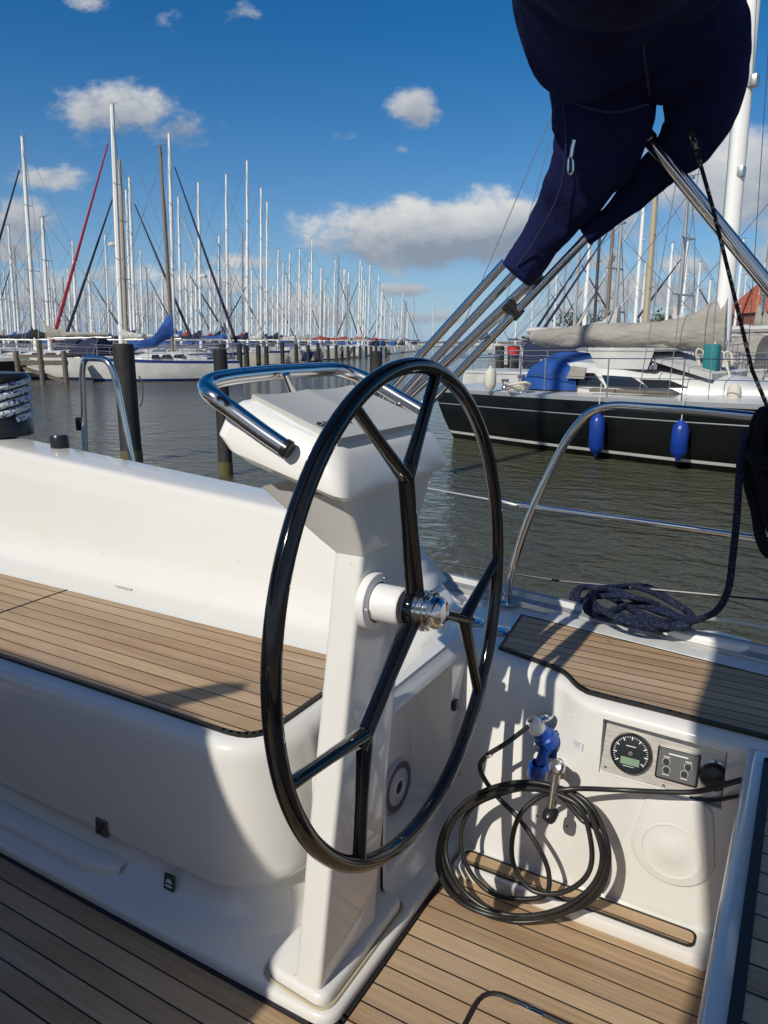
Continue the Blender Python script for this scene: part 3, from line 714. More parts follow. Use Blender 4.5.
# guard rail round the pod
gp = [pY(287, 449, 1.035), pY(262, 432, 1.028), pY(232, 410, 1.018), pY(213, 396, 1.008), pX(206, 386, -.975), pX(220, 379, -.985), pX(262, 373.5, -.99), pX(305, 370.5, -.985), pX(340, 370, -.97), pX(372, 382, -.90), pX(400, 398, -.83), pX(424, 412, -.77)]
pts = smooth(gp, 6); mb = MB(); mb.tube(pts, .0160, 14); gr = pedpart('guard_rail', mb, 'steel')
mb = MB()
for px0, py0, px1, py1, X_ in ((286, 374, 296, 400, -.96), (403, 402, 392, 412, -.84)):
    mb.tube([pX(px0, py0, X_), pX(px1, py1, X_)], .0085, 10)
pedpart('guard_stay', mb, 'steel')
e0 = gp[0]; dd = (gp[0]-gp[1]).normalized()
mb = MB().lathe([(.0172, -.006), (.0180, .003), (.0150, .007), (0, .008)], e0, dd, 20); pedpart('rail_end_cap', mb, 'chromeblk')
# slot in pod side for the rail
# wheel flange and shaft
mb = MB().lathe([(.0, -.012), (.056, -.012), (.057, .001), (.055, .005), (.040, .0075), (.040, .005)], (-.694, 1.168, .81), (1, 0, 0), 36); fl = pedpart('shaft_flange', mb, 'white_plastic')
mb = MB().lathe([(.037, .005), (.037, .072), (.034, .076), (.0, .076)], (-.706, 1.168, .81), (1, 0, 0), 32); pedpart('shaft_sleeve', mb, 'white_plastic')
for a in (60, 180, 300): pedpart('flange_bolt', MB().lathe([(.0045, .007), (.004, .009), (0, .0095)], (-.694, 1.168+.048*math.cos(math.radians(a)), .81+.048*math.sin(math.radians(a))), (1, 0, 0), 10), 'steel')

# --- steering wheel
wc = Vector((-.606, 1.170, .81)); WR = .45
wh = bpy.data.objects.new('steering_wheel', None); COL.objects.link(wh); wh.parent = Y; wh.location = wc; wh.rotation_euler = (0, -.029, .032)
def wpt(r, deg, x=0): a = math.radians(deg); return Vector((x, r*math.cos(a), r*math.sin(a)))
rim = MB().tube([wpt(WR, i*360/120) for i in range(120)], .0148, 16, True).build('rim', M['black_gloss'], wh)
for base in (97, 217, 337):
    mb = MB()
    pts = [wpt(.02, base), wpt(.08, base), wpt(.16, base), wpt(.25, base), wpt(.285, base)]
    mb.tube(pts, [.019, .0175, .0155, .0155, .016], 14, flat=.72)
    for s_ in (-1, 1):
        e = wpt(WR-.006, base+20.5*s_); a = wpt(.258, base+.5*s_); q = [a.lerp(e, f) for f in (0, .08, .25, .5, .75, 1)]
        mb.tube(q, [.0150, .0150, .0135, .012, .0118, .0125], 14, flat=.8)
    mb.build('spoke', M['black_gloss'], wh)
MB().lathe([(0, -.014), (.038, -.014), (.042, -.009), (.042, .004), (.038, .009), (0, .009)], (0, 0, 0), (1, 0, 0), 32).build('hub', M['black_gloss'], wh)
prf = [(.0, .006), (.0385, .006), (.039, .014), (.0355, .0155), (.0355, .0175), (.039, .019), (.039, .026), (.0345, .0275), (.0345, .0295), (.0365, .031), (.0365, .037), (.031, .0385), (.031, .041), (.030, .049), (.024, .057), (.020, .059), (.019, .056), (0, .056)]
MB().lathe(prf, (0, 0, 0), (1, 0, 0), 36).build('hub_nut', M['steel'], wh, ang=30)

# --- rails and wires
def deckfoot(x, y): return Vector((x, y, .50))
R = [pY(508, 590, 2.10), pY(509, 578, 2.10), pY(530, 512, 2.12), pY(568, 436, 2.13), pY(590, 411, 2.13), pY(612, 405, 2.13), pY(700, 411, 2.10), pY(768, 418, 2.06), pY(900, 430, 1.98)]
R[0].z = .50
pts = rounded(R, .10, 6); pt = []
MB().tube(pts, .0125, 12).build('guard_frame', M['steel'], Y)
MB().lathe([(.026, 0), (.026, .006), (.016, .012), (.0145, .03)], (R[0].x, R[0].y, .50), (0, 0, 1), 20).build('rail_foot', M['steel'], Y)
a = pY(520, 505, 2.12); b = pY(700, 530, 2.09); c = pY(768, 540, 2.06); d_ = pY(900, 560, 1.98)
MB().tube([a, b, c, d_], .0095, 10).build('mid_rail', M['steel'], Y)
q = pY(120, 425, 2.25)
MB().tube([pY(300, 462, 2.2), pY(420, 487, 2.16), a], .0035, 6).build('lifeline', M['wire'], Y)
p = pY(511, 503, 2.12); MB().tube([p-Vector((.05, 0, -.008)), p-Vector((.02, 0, 0)), p+Vector((.02, 0, -.005))], [.004, .009, .006], 8).build('lifeline_fitting', M['steel'], Y)
# left gate stanchion
R = [pY(82, 452, 2.22), pY(82, 372, 2.22), pY(84, 358, 2.22), pY(108, 359, 2.22), pY(116, 380, 2.22), pY(134, 470, 2.22)]
R[0].z = .5; R[-1] = R[-2]+(R[-1]-R[-2])*1.9
MB().tube(rounded(R, .05, 6), .0135, 12).build('gate_stanchion', M['steel'], Y)
p = pY(80, 424, 2.22); MB().box(p-Vector((.02, .012, .03)), p+Vector((.008, .012, .03)), 0, .006).build('gate_clip', M['chromeblk'], Y)
# winch on the left coaming and cap
w0 = pY(-1, 446, 1.93); w0.z = ctop(w0.x)
hgt = .235
prf = [(.145, 0), (.145, .07), (.120, .10), (.110, .13), (.115, .19), (.135, .222), (.150, .23), (.152, .246), (.138, .262), (.06, .268), (0, .268)]
MB().lathe(prf, w0, (0, 0, 1), 36).build('winch', M['chromeblk'], Y)
p = pY(60, 446, 1.93); MB().lathe([(.036, 0), (.036, .045), (.03, .055), (0, .056)], (p.x, p.y, ctop(p.x)-.002), (0, 0, 1), 24).build('black_cap', M['chromeblk'], Y)
# mooring line round the winch
tr = thing('winch_rope', 'white rope with blue flecks wrapped round the black winch at the left edge', 'rope', w0)
pts = []
for i in range(120):
    t = i/119; a = t*2*PI*4.3; rr = .137+.005*math.sin(a*.5)+.005*math.sin(a*3)
    pts.append(Vector((rr*math.cos(a), rr*math.sin(a), .055+.155*t+.030*math.sin(a+.6))))
MB().tube(pts, .0150, 8).build('rope_turns', M['bw_rope'], tr)
# near side of the boat, mirrored: bench, coaming, deck
for nm in ('bench_plinth', 'bench', 'teak_seat', 'coaming', 'side_deck', 'stern_locker', 'cockpit_side'):
    src = [o for o in COL.objects if o.name == nm and o.parent == Y][0]
    me = src.data.copy(); me.transform(Matrix.Scale(-1, 4, Vector((0, 1, 0)))); me.flip_normals(); link(nm, me, Y)
# mast out of view, with boom and bag shape added to shade the bench
MB().tube([(-6.1, 0, .9), (-6.1, 0, 15)], .10, 16).build('mast', M['alu'], Y)
BY_ = -.75
MB().tube([(-6.0, -.1, 1.95), (-3.4, BY_, 1.5), (-1.2, BY_, 1.5)], .06, 12).build('boom', M['alu'], Y)  # unseen, added along with the bag shape that shades the bench
mb = MB(); rows = []
for x, zt, zb in [(-5.8, 2.5, 1.6), (-4.2, 2.13, 1.42), (-3, 2.055, 1.32), (-2.2, 2.05, 1.30), (-1.6, 2.05, 1.30), (-1.45, 2.045, 1.30), (-1.38, 2.02, 1.30), (-1.345, 1.97, 1.30), (-1.30, 1.86, 1.30), (-1.25, 1.76, 1.30), (-1.17, 1.62, 1.30), (-1.08, 1.46, 1.32)]:
    yc = BY_ if x > -4.5 else -.2
    rows.append([Vector((x, yc+.13*math.cos(a)*(1+.1*math.sin(4*x+2*a)), (zt+zb)/2+(zt-zb)/2*math.sin(a))) for a in [2*PI*j/14 for j in range(14)]])
mb.grid(rows, close=True); mb.add(rows[0], [tuple(range(14))]); mb.add(rows[-1], [tuple(range(14))]); bag = mb.build('shade_bag', M['cov_grey'], Y)  # unseen bag shape, its aft end curved to set the bench shadow edge
MB().tube([(-1.62, BY_, 2.00), (-1.52, BY_, 2.16), (-1.48, BY_, 2.20)], [.045, .035, .02], 8).build('shade_stub', M['cov_white'], bag)  # unseen stub added to cast a finger of shadow on the seat
mb = MB(); mb.box((-3.0, -.17, .08), (-.95, .17, .74), 0, .03, 3); part('shade_block', mb, 'teak')  # unseen block added to shade the floor beside the bench
# ================================================================ loose gear on the yacht
# shore power cable, coiled
cab = thing('power_cable', 'black shore power cable coiled against the cockpit side, blue plug in the steel inlet', 'power cable', (-.45, 1.45, 0))
def cp(px, py, d=0):
    p = pY(px, py, 1.45)
    for _ in range(8): p = pY(px, py, max(1.430+.25*max(p.z, 0)-d, 1.0))
    if p.z < .0065: p = pz(px, py, .0075)
    return p
Lc = [(449, 1), (447, 2)]
path = [(534, 722), (508, 742), (484, 758), (481, 772), (496, 795), (520, 820), (540, 850), (549, 875), (545, 895), (520, 899), (490, 892), (468, 868), (461, 835), (472, 808), (500, 794), (535, 787), (565, 790), (590, 812), (604, 845), (604, 880), (588, 903), (555, 914), (515, 917), (475, 906), (447, 882), (440, 852), (452, 820), (478, 798), (515, 787), (555, 787), (585, 800), (603, 828), (609, 860), (600, 890), (575, 908), (535, 918), (490, 915), (455, 898), (438, 868), (443, 832), (462, 808), (495, 792), (530, 789), (560, 796), (582, 820), (592, 852), (585, 878), (560, 893), (532, 890), (515, 868), (512, 842), (520, 815), (540, 797), (570, 789), (620, 790), (665, 792), (700, 791), (742, 780), (790, 772)]
i_ = path.index((592, 852)); extra = []
for k_ in range(2):
    for a_ in range(16):
        t_ = -.3+2*PI*a_/16; extra.append((524+(82-4*k_)*math.cos(t_)+2*math.sin(3*t_), 852+(64-3*k_)*math.sin(t_)+(3 if k_ else 6)*math.sin(t_)))
path = path[:i_]+extra+path[i_:]
n = len(path); P3 = []
for i, (x, y) in enumerate(path):
    dd = .0
    if i < 4: p = cp(x, y, [0.01, .02, .02, .02][i])
    else: p = cp(x, y, .012*(i % 7)/7+.008*(i // 15))
    if p.z < .007+.010*((i//14) % 3): p = pz(x, y, .007+.010*((i//14) % 3))
    P3.append(p)
for i in range(n-5, n): P3[i] = pY(path[i][0], path[i][1], 1.515)
P3[0] = onwall(549, 738)+Vector((-.045, -.055, .0)); P3[0] = pY(533, 723, P3[0].y)
sm = smooth(P3, 7)
for v in sm:
    if v.z < .0065: v.z = .0065
mb = MB().tube(sm, .0058, 10); me = mb.mesh('cable', M['rubber']); me.transform(Matrix.Translation(-Vector(cab.location))); link('cable', me, cab)
def gp_(name, mb, m, par, ang=40):
    me = mb.mesh(name, M[m], ang); me.transform(Matrix.Translation(-Vector(par.location))); return link(name, me, par)
a = sm[0]; b = onwall(551, 737)+Vector((0, -.020, 0)); ax = (b-a).normalized(); ln = (b-a).length
gp_('plug_cap', MB().lathe([(.008, -.014), (.015, -.010), (.020, .0), (.0205, .022), (.019, .026), (0, .026)], a+ax*.002, ax, 20), 'white_plastic', cab)
gp_('plug_body', MB().lathe([(0, .024), (.0205, .024), (.0235, .032), (.0235, .046), (.028, .050), (.028, ln+.004), (0, ln+.004)], a, ax, 24), 'blueplug', cab)
lid = onwall(543, 765)+Vector((0, -.034, 0)); tp = b+Vector((-.004, -.006, -.012))
gp_('plug_lid', MB().tube([tp, tp.lerp(lid, .35), tp.lerp(lid, .7)], [.017, .013, .015], 12).lathe([(.017, .006), (.025, .0), (.0255, -.030), (.022, -.036), (0, -.037)], lid+Vector((0, 0, .018)), Vector((.10, -.12, 1)).normalized(), 20), 'blueplug', cab)
p = P3[2]+(P3[1]-P3[2])*.12
gp_('cable_tag', MB().tube([p, p+(P3[1]-P3[2]).normalized()*.014], .0068, 10), 'white_plastic', cab)
# second thin black cable on the panel
c2 = thing('thin_cable', 'short thin black cable running behind the instruments to the right', 'cable', (-.1, 1.53, .33))
q = [onplate(690, 797)+nv*.008, onplate(715, 799)+nv*.010, pY(733, 797, 1.545), pY(745, 795, 1.55)]
gp_('cable_run', MB().tube(smooth(q, 5), .0042, 8), 'rubber', c2)
# navy rope heaped on deck and led up to the hanging coil
nr = thing('deck_rope', 'dark navy braided rope flaked in a heap on the side deck', 'rope', tuple(pz(630, 612, .51)))
rnd = random.Random(3)
def dp(px, py, z): return pz(px, py, z)
loops = [(590, 601), (578, 598), (582, 589), (605, 586), (640, 589), (668, 602), (690, 618), (670, 624), (640, 612), (612, 598), (594, 596), (590, 610), (600, 618), (630, 617), (660, 624), (684, 624), (650, 605), (618, 591), (596, 590), (588, 604), (604, 612), (635, 606), (668, 616), (688, 621), (662, 628), (630, 622), (600, 608), (592, 600), (606, 594), (636, 598), (662, 609), (682, 620), (690, 624), (715, 612), (728, 590), (733, 555), (737, 515), (739, 480), (741, 455), (747, 430)]
P = []
for i, (x, y) in enumerate(loops):
    z = .518+.016*(i % 3)+.012*(i // 12)
    if i < 33: p = pz(x+rnd.uniform(-3, 3), y+rnd.uniform(-2, 2), z+.5*0)
    else: p = pY(x, y, 1.955+.004*(i-33))
    P.append(p)
gp_('rope_run', MB().tube(smooth(P, 7), .0088, 9), 'navy_rope', nr)
P2 = []
for i in range(26):
    x, y = loops[i]; x2 = x+rnd.uniform(-7, 7); y2 = y+rnd.uniform(-3, 3); P2.append(pz(x2, y2, .515+.014*(i % 4)+.01*(i//13)))
gp_('rope_heap', MB().tube(smooth(P2, 6), .0088, 9), 'navy_rope', nr)
# hanging coil on the rail
hc = thing('hanging_rope_coil', 'black rope coil hanging on the rail at the right edge of the picture', 'rope', tuple(pY(762, 420, 2.0)))
mb = MB()
for i in range(9):
    cxp = 768+rnd.uniform(-6, 10)+i*1.5; w_ = 22+rnd.uniform(-3, 4); t0 = 408+rnd.uniform(-3, 6); b0_ = 505+rnd.uniform(-30, 52); Yc = 1.97+.014*i
    ring_ = [(cxp-w_*math.sin(a)*(.85 if a < PI else 1.0)+ (6 if math.cos(a) < 0 else 0), (t0+b0_)/2-(b0_-t0)/2*math.cos(a)) for a in [2*PI*j/16 for j in range(16)]]
    mb.tube(smooth([pY(x, y, Yc) for x, y in ring_], 3, True), .0135, 8, True)
for k_ in range(4):
    Yc = 1.945
    mb.tube(smooth([pY(748+k_*9, 452+k_*5, Yc), pY(757+k_*9, 462, Yc-.012), pY(775+k_*8, 466, Yc), pY(790, 460, Yc+.05)], 4), .013, 8)
gp_('coil_loops', mb, 'black_rope', hc)
# lines outboard along the hull
ml = thing('mooring_line', 'thin black mooring line stretched low over the water beyond the toe rail', 'rope', tuple(pY(620, 582, 2.4)))
gp_('line', MB().tube([pY(300, 540, 2.4), pY(560, 581, 2.36), pY(660, 590, 2.36), pY(768, 600, 2.36), pY(1000, 622, 2.36)], .0035, 6), 'rubber', ml)
ml = thing('cream_line', 'cream rope leading away aft from under the navy rope heap', 'rope', tuple(pY(700, 625, 2.1)))
gp_('line', MB().tube([pz(688, 622, .530), pz(710, 618, .56), pz(768, 628, .545), pz(960, 650, .5)], .0062, 8), 'cream_rope', ml)

# ================================================================ folded bimini
bim = thing('folded_bimini', 'navy canvas bimini folded up in its cover on stainless tubes above the wheel', 'bimini', (-.9, 2.0, .8))
def bun(pts, n=20, nz=.05, seed=1, flat=.8):
    # lofted canvas bundle: list of (point, radius across, radius deep)
    P = smooth([p for p, _, _ in pts], 14); k = len(P); m_ = len(pts)
    def rad(i, j):
        t = i/(k-1)*(m_-1); a = min(int(t), m_-2); f_ = t-a; f_ = f_*f_*(3-2*f_); return pts[a][j]*(1-f_)+pts[a+1][j]*f_
    rr = random.Random(seed); ph = [rr.uniform(0, 6.3) for _ in range(6)]
    rows = []
    for i, p in enumerate(P):
        t = (P[min(i+1, k-1)]-P[max(i-1, 0)]).normalized(); vw = (p-EYE).normalized()
        u = t.cross(vw).normalized(); w = u.cross(t).normalized(); row = []
        for j in range(n):
            a = 2*PI*j/n; q = 1+nz*(math.sin(3*a+ph[0]+i*.10)+.6*math.sin(5*a+ph[1]-i*.17)+.5*math.sin(2*a+i*.25+ph[2]))+nz*1.1*max(0, math.sin(7*a+ph[3]+i*.12))**3*math.sin(i*.31+ph[4])-nz*.9*max(0, math.sin(i*.42+2*math.sin(a+ph[5])))**6
            row.append(p+u*math.cos(a)*rad(i, 1)*q+w*math.sin(a)*rad(i, 2)*q)
        rows.append(row)
    mb = MB(); mb.grid(rows, close=True); mb.add(rows[0], [tuple(range(n))]); mb.add(rows[-1], [tuple(range(n))])
    return mb
def B(px, py, Yv, wpx, deep):
    p = pY(px, py, Yv); d_ = (p-EYE).length; return (p, wpx*d_/760, deep)
# overhead bundle crossing the boat to the other side, then splitting
ov = [(Vector((-.34, -1.9, 1.72)), .14, .12), (Vector((-.27, -1.2, 2.12)), .21, .17), (Vector((-.25, -.3, 2.34)), .23, .20), (Vector((-.30, .6, 2.38)), .24, .21), B(618, -175, 1.25, 90, .18), B(622, -70, 1.55, 94, .16), B(630, 0, 1.75, 90, .15), B(653, 36, 1.84, 66, .12), B(660, 66, 1.88, 46, .08), B(658, 92, 1.9, 26, .05), B(655, 102, 1.9, 6, .02)]
cv = gp_('canvas_cover', bun(ov, 64, .026, 2), 'navy', bim)
lf = [B(600, 10, 1.86, 56, .11), B(603, 70, 1.88, 46, .10), B(602, 115, 1.9, 44, .09), B(595, 150, 1.93, 39, .08), B(576, 188, 1.96, 30, .065), B(556, 220, 1.99, 23, .05), B(536, 248, 2.0, 19, .042), B(521, 268, 2.0, 19, .04), B(516, 274, 2.0, 17, .036)]
gp_('canvas_sleeve', bun(lf, 48, .036, 5), 'navy', bim)
rt = [B(668, -10, 1.78, 60, .11), B(697, 30, 1.90, 38, .10), B(709, 70, 1.97, 31, .09), B(702, 108, 2.0, 31, .085), B(686, 140, 2.02, 25, .07), B(661, 166, 2.03, 18, .05), B(634, 195, 2.03, 14, .035), B(609, 218, 2.02, 10, .028), B(584, 236, 2.01, 10, .026)]
gp_('canvas_sleeve', bun(rt, 48, .028, 8), 'navy', bim)
# stitched seams and edge binding
for pts_, r_s in (([(521, 22, 1.70), (537, 65, 1.74), (560, 98, 1.78)], .0028), ([(562, 100, 1.79), (566, 140, 1.815), (560, 190, 1.87), (538, 235, 1.925), (518, 265, 1.955)], .0026), ([(640, 0, 1.56), (645, 60, 1.70), (650, 95, 1.80)], .0026), ([(566, 101, 1.775), (610, 112, 1.775), (650, 104, 1.79)], .0022)):
    gp_('seam', MB().tube(smooth([pY(x, y, v) for x, y, v in pts_], 6), r_s, 6), 'navyseam', bim)
# zip with puller
zp = smooth([pY(563, 95, 1.80), pY(574, 140, 1.84), pY(571, 165, 1.86)], 6)
ZY = 1.80
gp_('zip', MB().tube([pY(574, 140, ZY), pY(572, 148, ZY), pY(571, 157, ZY)], .0042, 8).tube(smooth([pY(571, 156, ZY), pY(568.5, 160, ZY), pY(568.5, 171, ZY), pY(570.5, 174, ZY), pY(573, 171, ZY), pY(573, 160, ZY)], 3, True), .0026, 6, True), 'steel', bim)
# frame tubes
base = Vector((-1.36, 2.0, .80))
ends = [((503, 263), (420, 362)), ((512, 268), (430, 366)), ((522, 275), (440, 370)), ((533, 285), (450, 372))]
def tb(a, b, Yv, r, m='steel', ext=1.0, nm='frame_tube'):
    p = pY(*a, Yv); q = pY(*b, Yv); q2 = q+(q-p)*ext; gp_(nm, MB().tube([p, q2], r, 12), m, bim)
tb((505, 262), (425, 350), 2.00, .0118)
tb((516, 272), (436, 358), 2.012, .0118)
tb((529, 283), (452, 356), 2.02, .0118)
tb((540, 282), (470, 344), 2.03, .009, 'white_plastic', 1.3)
tb((588, 236), (475, 355), 2.01, .0118, ext=.85)
# the stowed strut pinned to the frame
p = pY(508, 312, 2.0)
gp_('clip', MB().tube([pY(506, 303, 2.0), pY(520, 316, 2.02)], .019, 14), 'chromeblk', bim)
gp_('strut_end', MB().tube([pY(534, 281, 2.02), pY(542, 276, 2.02)], .013, 12), 'chromeblk', bim)
for q in ((484, 337),): gp_('pin', MB().tube([pY(q[0]-4, q[1]+2, 1.99), pY(q[0]+4, q[1]-3, 1.99)], .006, 8), 'steel', bim)
# aft strut
gp_('aft_strut', MB().tube([pY(646, 136, 1.97), pY(768, 285, 1.97), pY(930, 483, 1.97)], .0165, 16), 'steel', bim)
gp_('strut_collar', MB().tube([pY(642, 131, 1.965), pY(650, 141, 1.965)], .0195, 14), 'chromeblk', bim)
gp_('strap', MB().tube([pY(690, 132, 1.93), pY(697, 150, 1.93)], .016, 10, flat=.4).tube([pY(695, 145, 1.93), pY(712, 205, 1.93), pY(733, 290, 1.93), pY(752, 370, 1.93), pY(768, 408, 1.95)], .0044, 8), 'fleck_line', bim)
# halyard line seen against the sky
hl = thing('thin_halyard', 'thin grey line running up the sky left of the folded bimini', 'rope', tuple(pY(490, 260, 3.0)))
gp_('line', MB().tube([pY(440, 380, 3.0), pY(495, 250, 3.0), pY(556, 105, 3.0), pY(600, 0, 3.0)], .0018, 5), 'wire', hl)

# ================================================================ WATER, SHORE
def water_mat():
    m = mat('water', (.022, .026, .016), .05, spec=.5, IOR=1.33)
    b = bsdf(m); tc = N(m, 'ShaderNodeTexCoord'); hs = None
    for sc, st, w in ((.5, (1, 1.6, 1), .8), (1.9, (1, 1.8, 1), .95), (5.0, (1, 1.6, 1), .42), (15, (1, 1.3, 1), .13)):
        mp = N(m, 'ShaderNodeMapping'); mp.inputs['Scale'].default_value = st; mp.inputs['Rotation'].default_value = (0, 0, math.radians(20+sc*4)); L(m, tc.outputs['Object'], mp.inputs[0])
        n = N(m, 'ShaderNodeTexNoise'); n.inputs['Scale'].default_value = sc; n.inputs['Detail'].default_value = 3; n.inputs['Distortion'].default_value = .5
        L(m, mp.outputs[0], n.inputs['Vector']); h = math_n(m, 'MULTIPLY', n.outputs['Fac'], w)
        hs = h if hs is None else math_n(m, 'ADD', hs, h)
    bp = N(m, 'ShaderNodeBump'); bp.inputs['Strength'].default_value = 1.0; bp.inputs['Distance'].default_value = .085
    L(m, hs, bp.inputs['Height']); L(m, bp.outputs[0], b.inputs['Normal'])
    n = N(m, 'ShaderNodeTexNoise'); n.inputs['Scale'].default_value = .15; L(m, tc.outputs['Object'], n.inputs['Vector'])
    r = N(m, 'ShaderNodeValToRGB'); r.color_ramp.elements[0].color = (.075, .070, .038, 1); r.color_ramp.elements[1].color = (.062, .068, .048, 1)
    L(m, n.outputs['Fac'], r.inputs[0]); L(m, r.outputs[0], b.inputs['Base Color'])
    return m
wm = water_mat()
mb = MB(); mb.grid([[Vector((-3000, -600, -.6)), Vector((-3000, 4000, -.6))], [Vector((2500, -600, -.6)), Vector((2500, 4000, -.6))]])
tag(mb.build('water', wm), None, None, None, 'structure')
# low far bank
mb = MB(); a = at_depth(-500, 600); b = at_depth(1300, 600); dn = FWD*30
mb.add([a, b, b+dn, a+dn]+[p+Vector((0, 0, 2.2)) for p in (a, b, b+dn, a+dn)], [(0, 1, 5, 4), (1, 2, 6, 5), (2, 3, 7, 6), (3, 0, 4, 7), (4, 5, 6, 7)])
tag(mb.build('far_bank', M['quay']), None, None, None, 'structure')

# ---------------------------------------------------------------- piles
def pile(p, r, ztop, label, group=None, foot=True, m='pile'):
    t = thing('mooring_pile', label, 'mooring pile', (p.x, p.y, -.6), 0, group)
    h = ztop+.6
    MB().lathe([(r*1.04, -1), (r*1.02, .25), (r, .3), (r*.98, h-.05), (r*.93, h), (0, h+.01)], (0, 0, 0), (0, 0, 1), 16).build('post', M[m], t)
    if foot: MB().lathe([(r*1.06, -.3), (r*1.07, .12), (r*1.03, .2)], (0, 0, 0), (0, 0, 1), 16).build('waterline_weed', M['pile_foot'], t)
    return t
p1 = pz(132, 462, -.6); pl1 = pile(p1, .165, pX(132, 344, p1.x).z, 'stout black mooring pile, thickest of all, just right of the steel gate rail')
mb = MB(); mb.tube([pX(139, 376, p1.x+.1)-p1, pX(143, 385, p1.x+.12)-p1, pX(143, 400, p1.x+.12)-p1, pX(140, 407, p1.x+.1)-p1], .012, 6)
o_ = mb.build('white_line', M['cream_rope'], pl1)
p2 = pz(226, 475, -.6); pile(p2, .10, pX(226, 349, p2.x).z, 'slim black mooring pile behind the steel guard rail of the instrument pod')
p3 = at_depth(376, 20); pile(p3, .17, 1.3-(351-342)/760*20, 'short black pile standing in the channel above the top of the steering wheel')
small = [(222, 344), (239, 344), (246, 345), (258, 345), (266, 346), (282, 342), (296, 344), (308, 345), (318, 343), (328, 345), (336, 345), (342, 346), (348, 346), (354, 346), (360, 346), (366, 346), (371, 346), (376, 346), (381, 347), (386, 347)]
for x, yt_ in small:
    t = (x-239)/(366-239); dpt = 46+t*46 if t > -.2 else 44
    p = at_depth(x, dpt); pile(p, .17, 1.3-(yt_-342)/760*dpt, 'black pile in the long row in front of the yachts left of the channel', 'row of black piles left of the channel', False)
for x, yt_, yb_, r in ((500, 346, 378, .25), (514, 346, 392, .22), (528, 346, 376, .25), (537, 347, 374, .2), (548, 348, 376, .2), (556, 348, 375, .2)):
    dpt = 1.9*760/(yb_-342); dpt = min(dpt, 45)
    p = at_depth(x, dpt)
    if x == 514:
        t = thing('channel_marker', 'black post with a red band on top right of the channel', 'marker post', (p.x, p.y, -.6))
        h = 1.3-(yt_-342)/760*dpt+.6
        MB().lathe([(r, -1), (r, h), (0, h+.02)], (0, 0, 0), (0, 0, 1), 14).build('post', M['blackpost'], t)
        MB().lathe([(r*1.08, h-.35), (r*1.08, h-.02), (0, h)], (0, 0, 0), (0, 0, 1), 14).build('red_band', M['red'], t)
    else: pile(p, r, 1.3-(yt_-342)/760*dpt, 'dark pile standing right of the channel near the black hull stern', 'dark piles right of the channel', False)

# ---------------------------------------------------------------- yachts
_cache = {}
def hullmesh(Ln, bm_, fb, cols, key):
    k = ('hull', key)
    if k in _cache: return _cache[k]
    mb = MB(); st = [0, .06, .15, .3, .45, .6, .75, .87, .95, 1.0]
    rows = []
    for t in st:
        w = bm_/2*(.78+.22*math.sin(min(t/.45, 1)*PI/2))*(1-max(0, (t-.45)/.55)**2.1)+.02
        sh = fb*(1+.22*t*t+.03*(1-t)); x = (t-.5)*Ln*(1)
        xo = lambda f: x+(-.0+ (Ln*.05*f if t > .9 else 0))+(-Ln*.02*(1-f) if t == 0 else 0)
        lv = [(1.0, sh), (1.0, sh*.86), (.985, sh*.5), (.94, .12), (.90, .02), (.75, -.3)]
        half = [Vector((xo(z/fb), w*f, z)) for f, z in lv]
        rows.append(half+[Vector((v.x, -v.y, v.z)) for v in half[::-1]])
    n = len(rows[0]); vs = [p for r in rows for p in r]; fs = []; mi = []
    bands = [1, 0, 0, 2, 3, 3, 3, 2, 0, 0, 1]
    for i in range(len(rows)-1):
        for j in range(n-1): fs.append((i*n+j, i*n+j+1, (i+1)*n+j+1, (i+1)*n+j)); mi.append(bands[j])
    fs.append(tuple(range(n))); mi.append(0)
    mb.v = vs; mb.f = fs; mb.m = mi
    me = mb.mesh('hull', [M[c] for c in cols], 50)
    # deck
    md = MB(); rd = [[Vector((r[0].x, r[0].y*f, r[0].z-.02+.05*(1-f*f))) for f in (1, .5, 0, -.5, -1)] for r in rows]
    md.grid(rd); dk = md.mesh('deck', M['bwhite'], 50)
    _cache[k] = (me, dk); return _cache[k]
def cachem(key, fn):
    if key not in _cache: _cache[key] = fn()
    return _cache[key]
def sweepx(secs, n=10):
    # secs (x, halfwidth, z0, z1): D shaped sections
    rows = []
    for x, w, z0, z1 in secs:
        rows.append([Vector((x, w*math.cos(a), z0+(z1-z0)*max(0, math.sin(a))**.6)) for a in [PI*j/n for j in range(n+1)]])
    mb = MB().grid(rows); mb.add(rows[0], [tuple(range(n+1))]); mb.add(rows[-1], [tuple(range(n+1))]); return mb
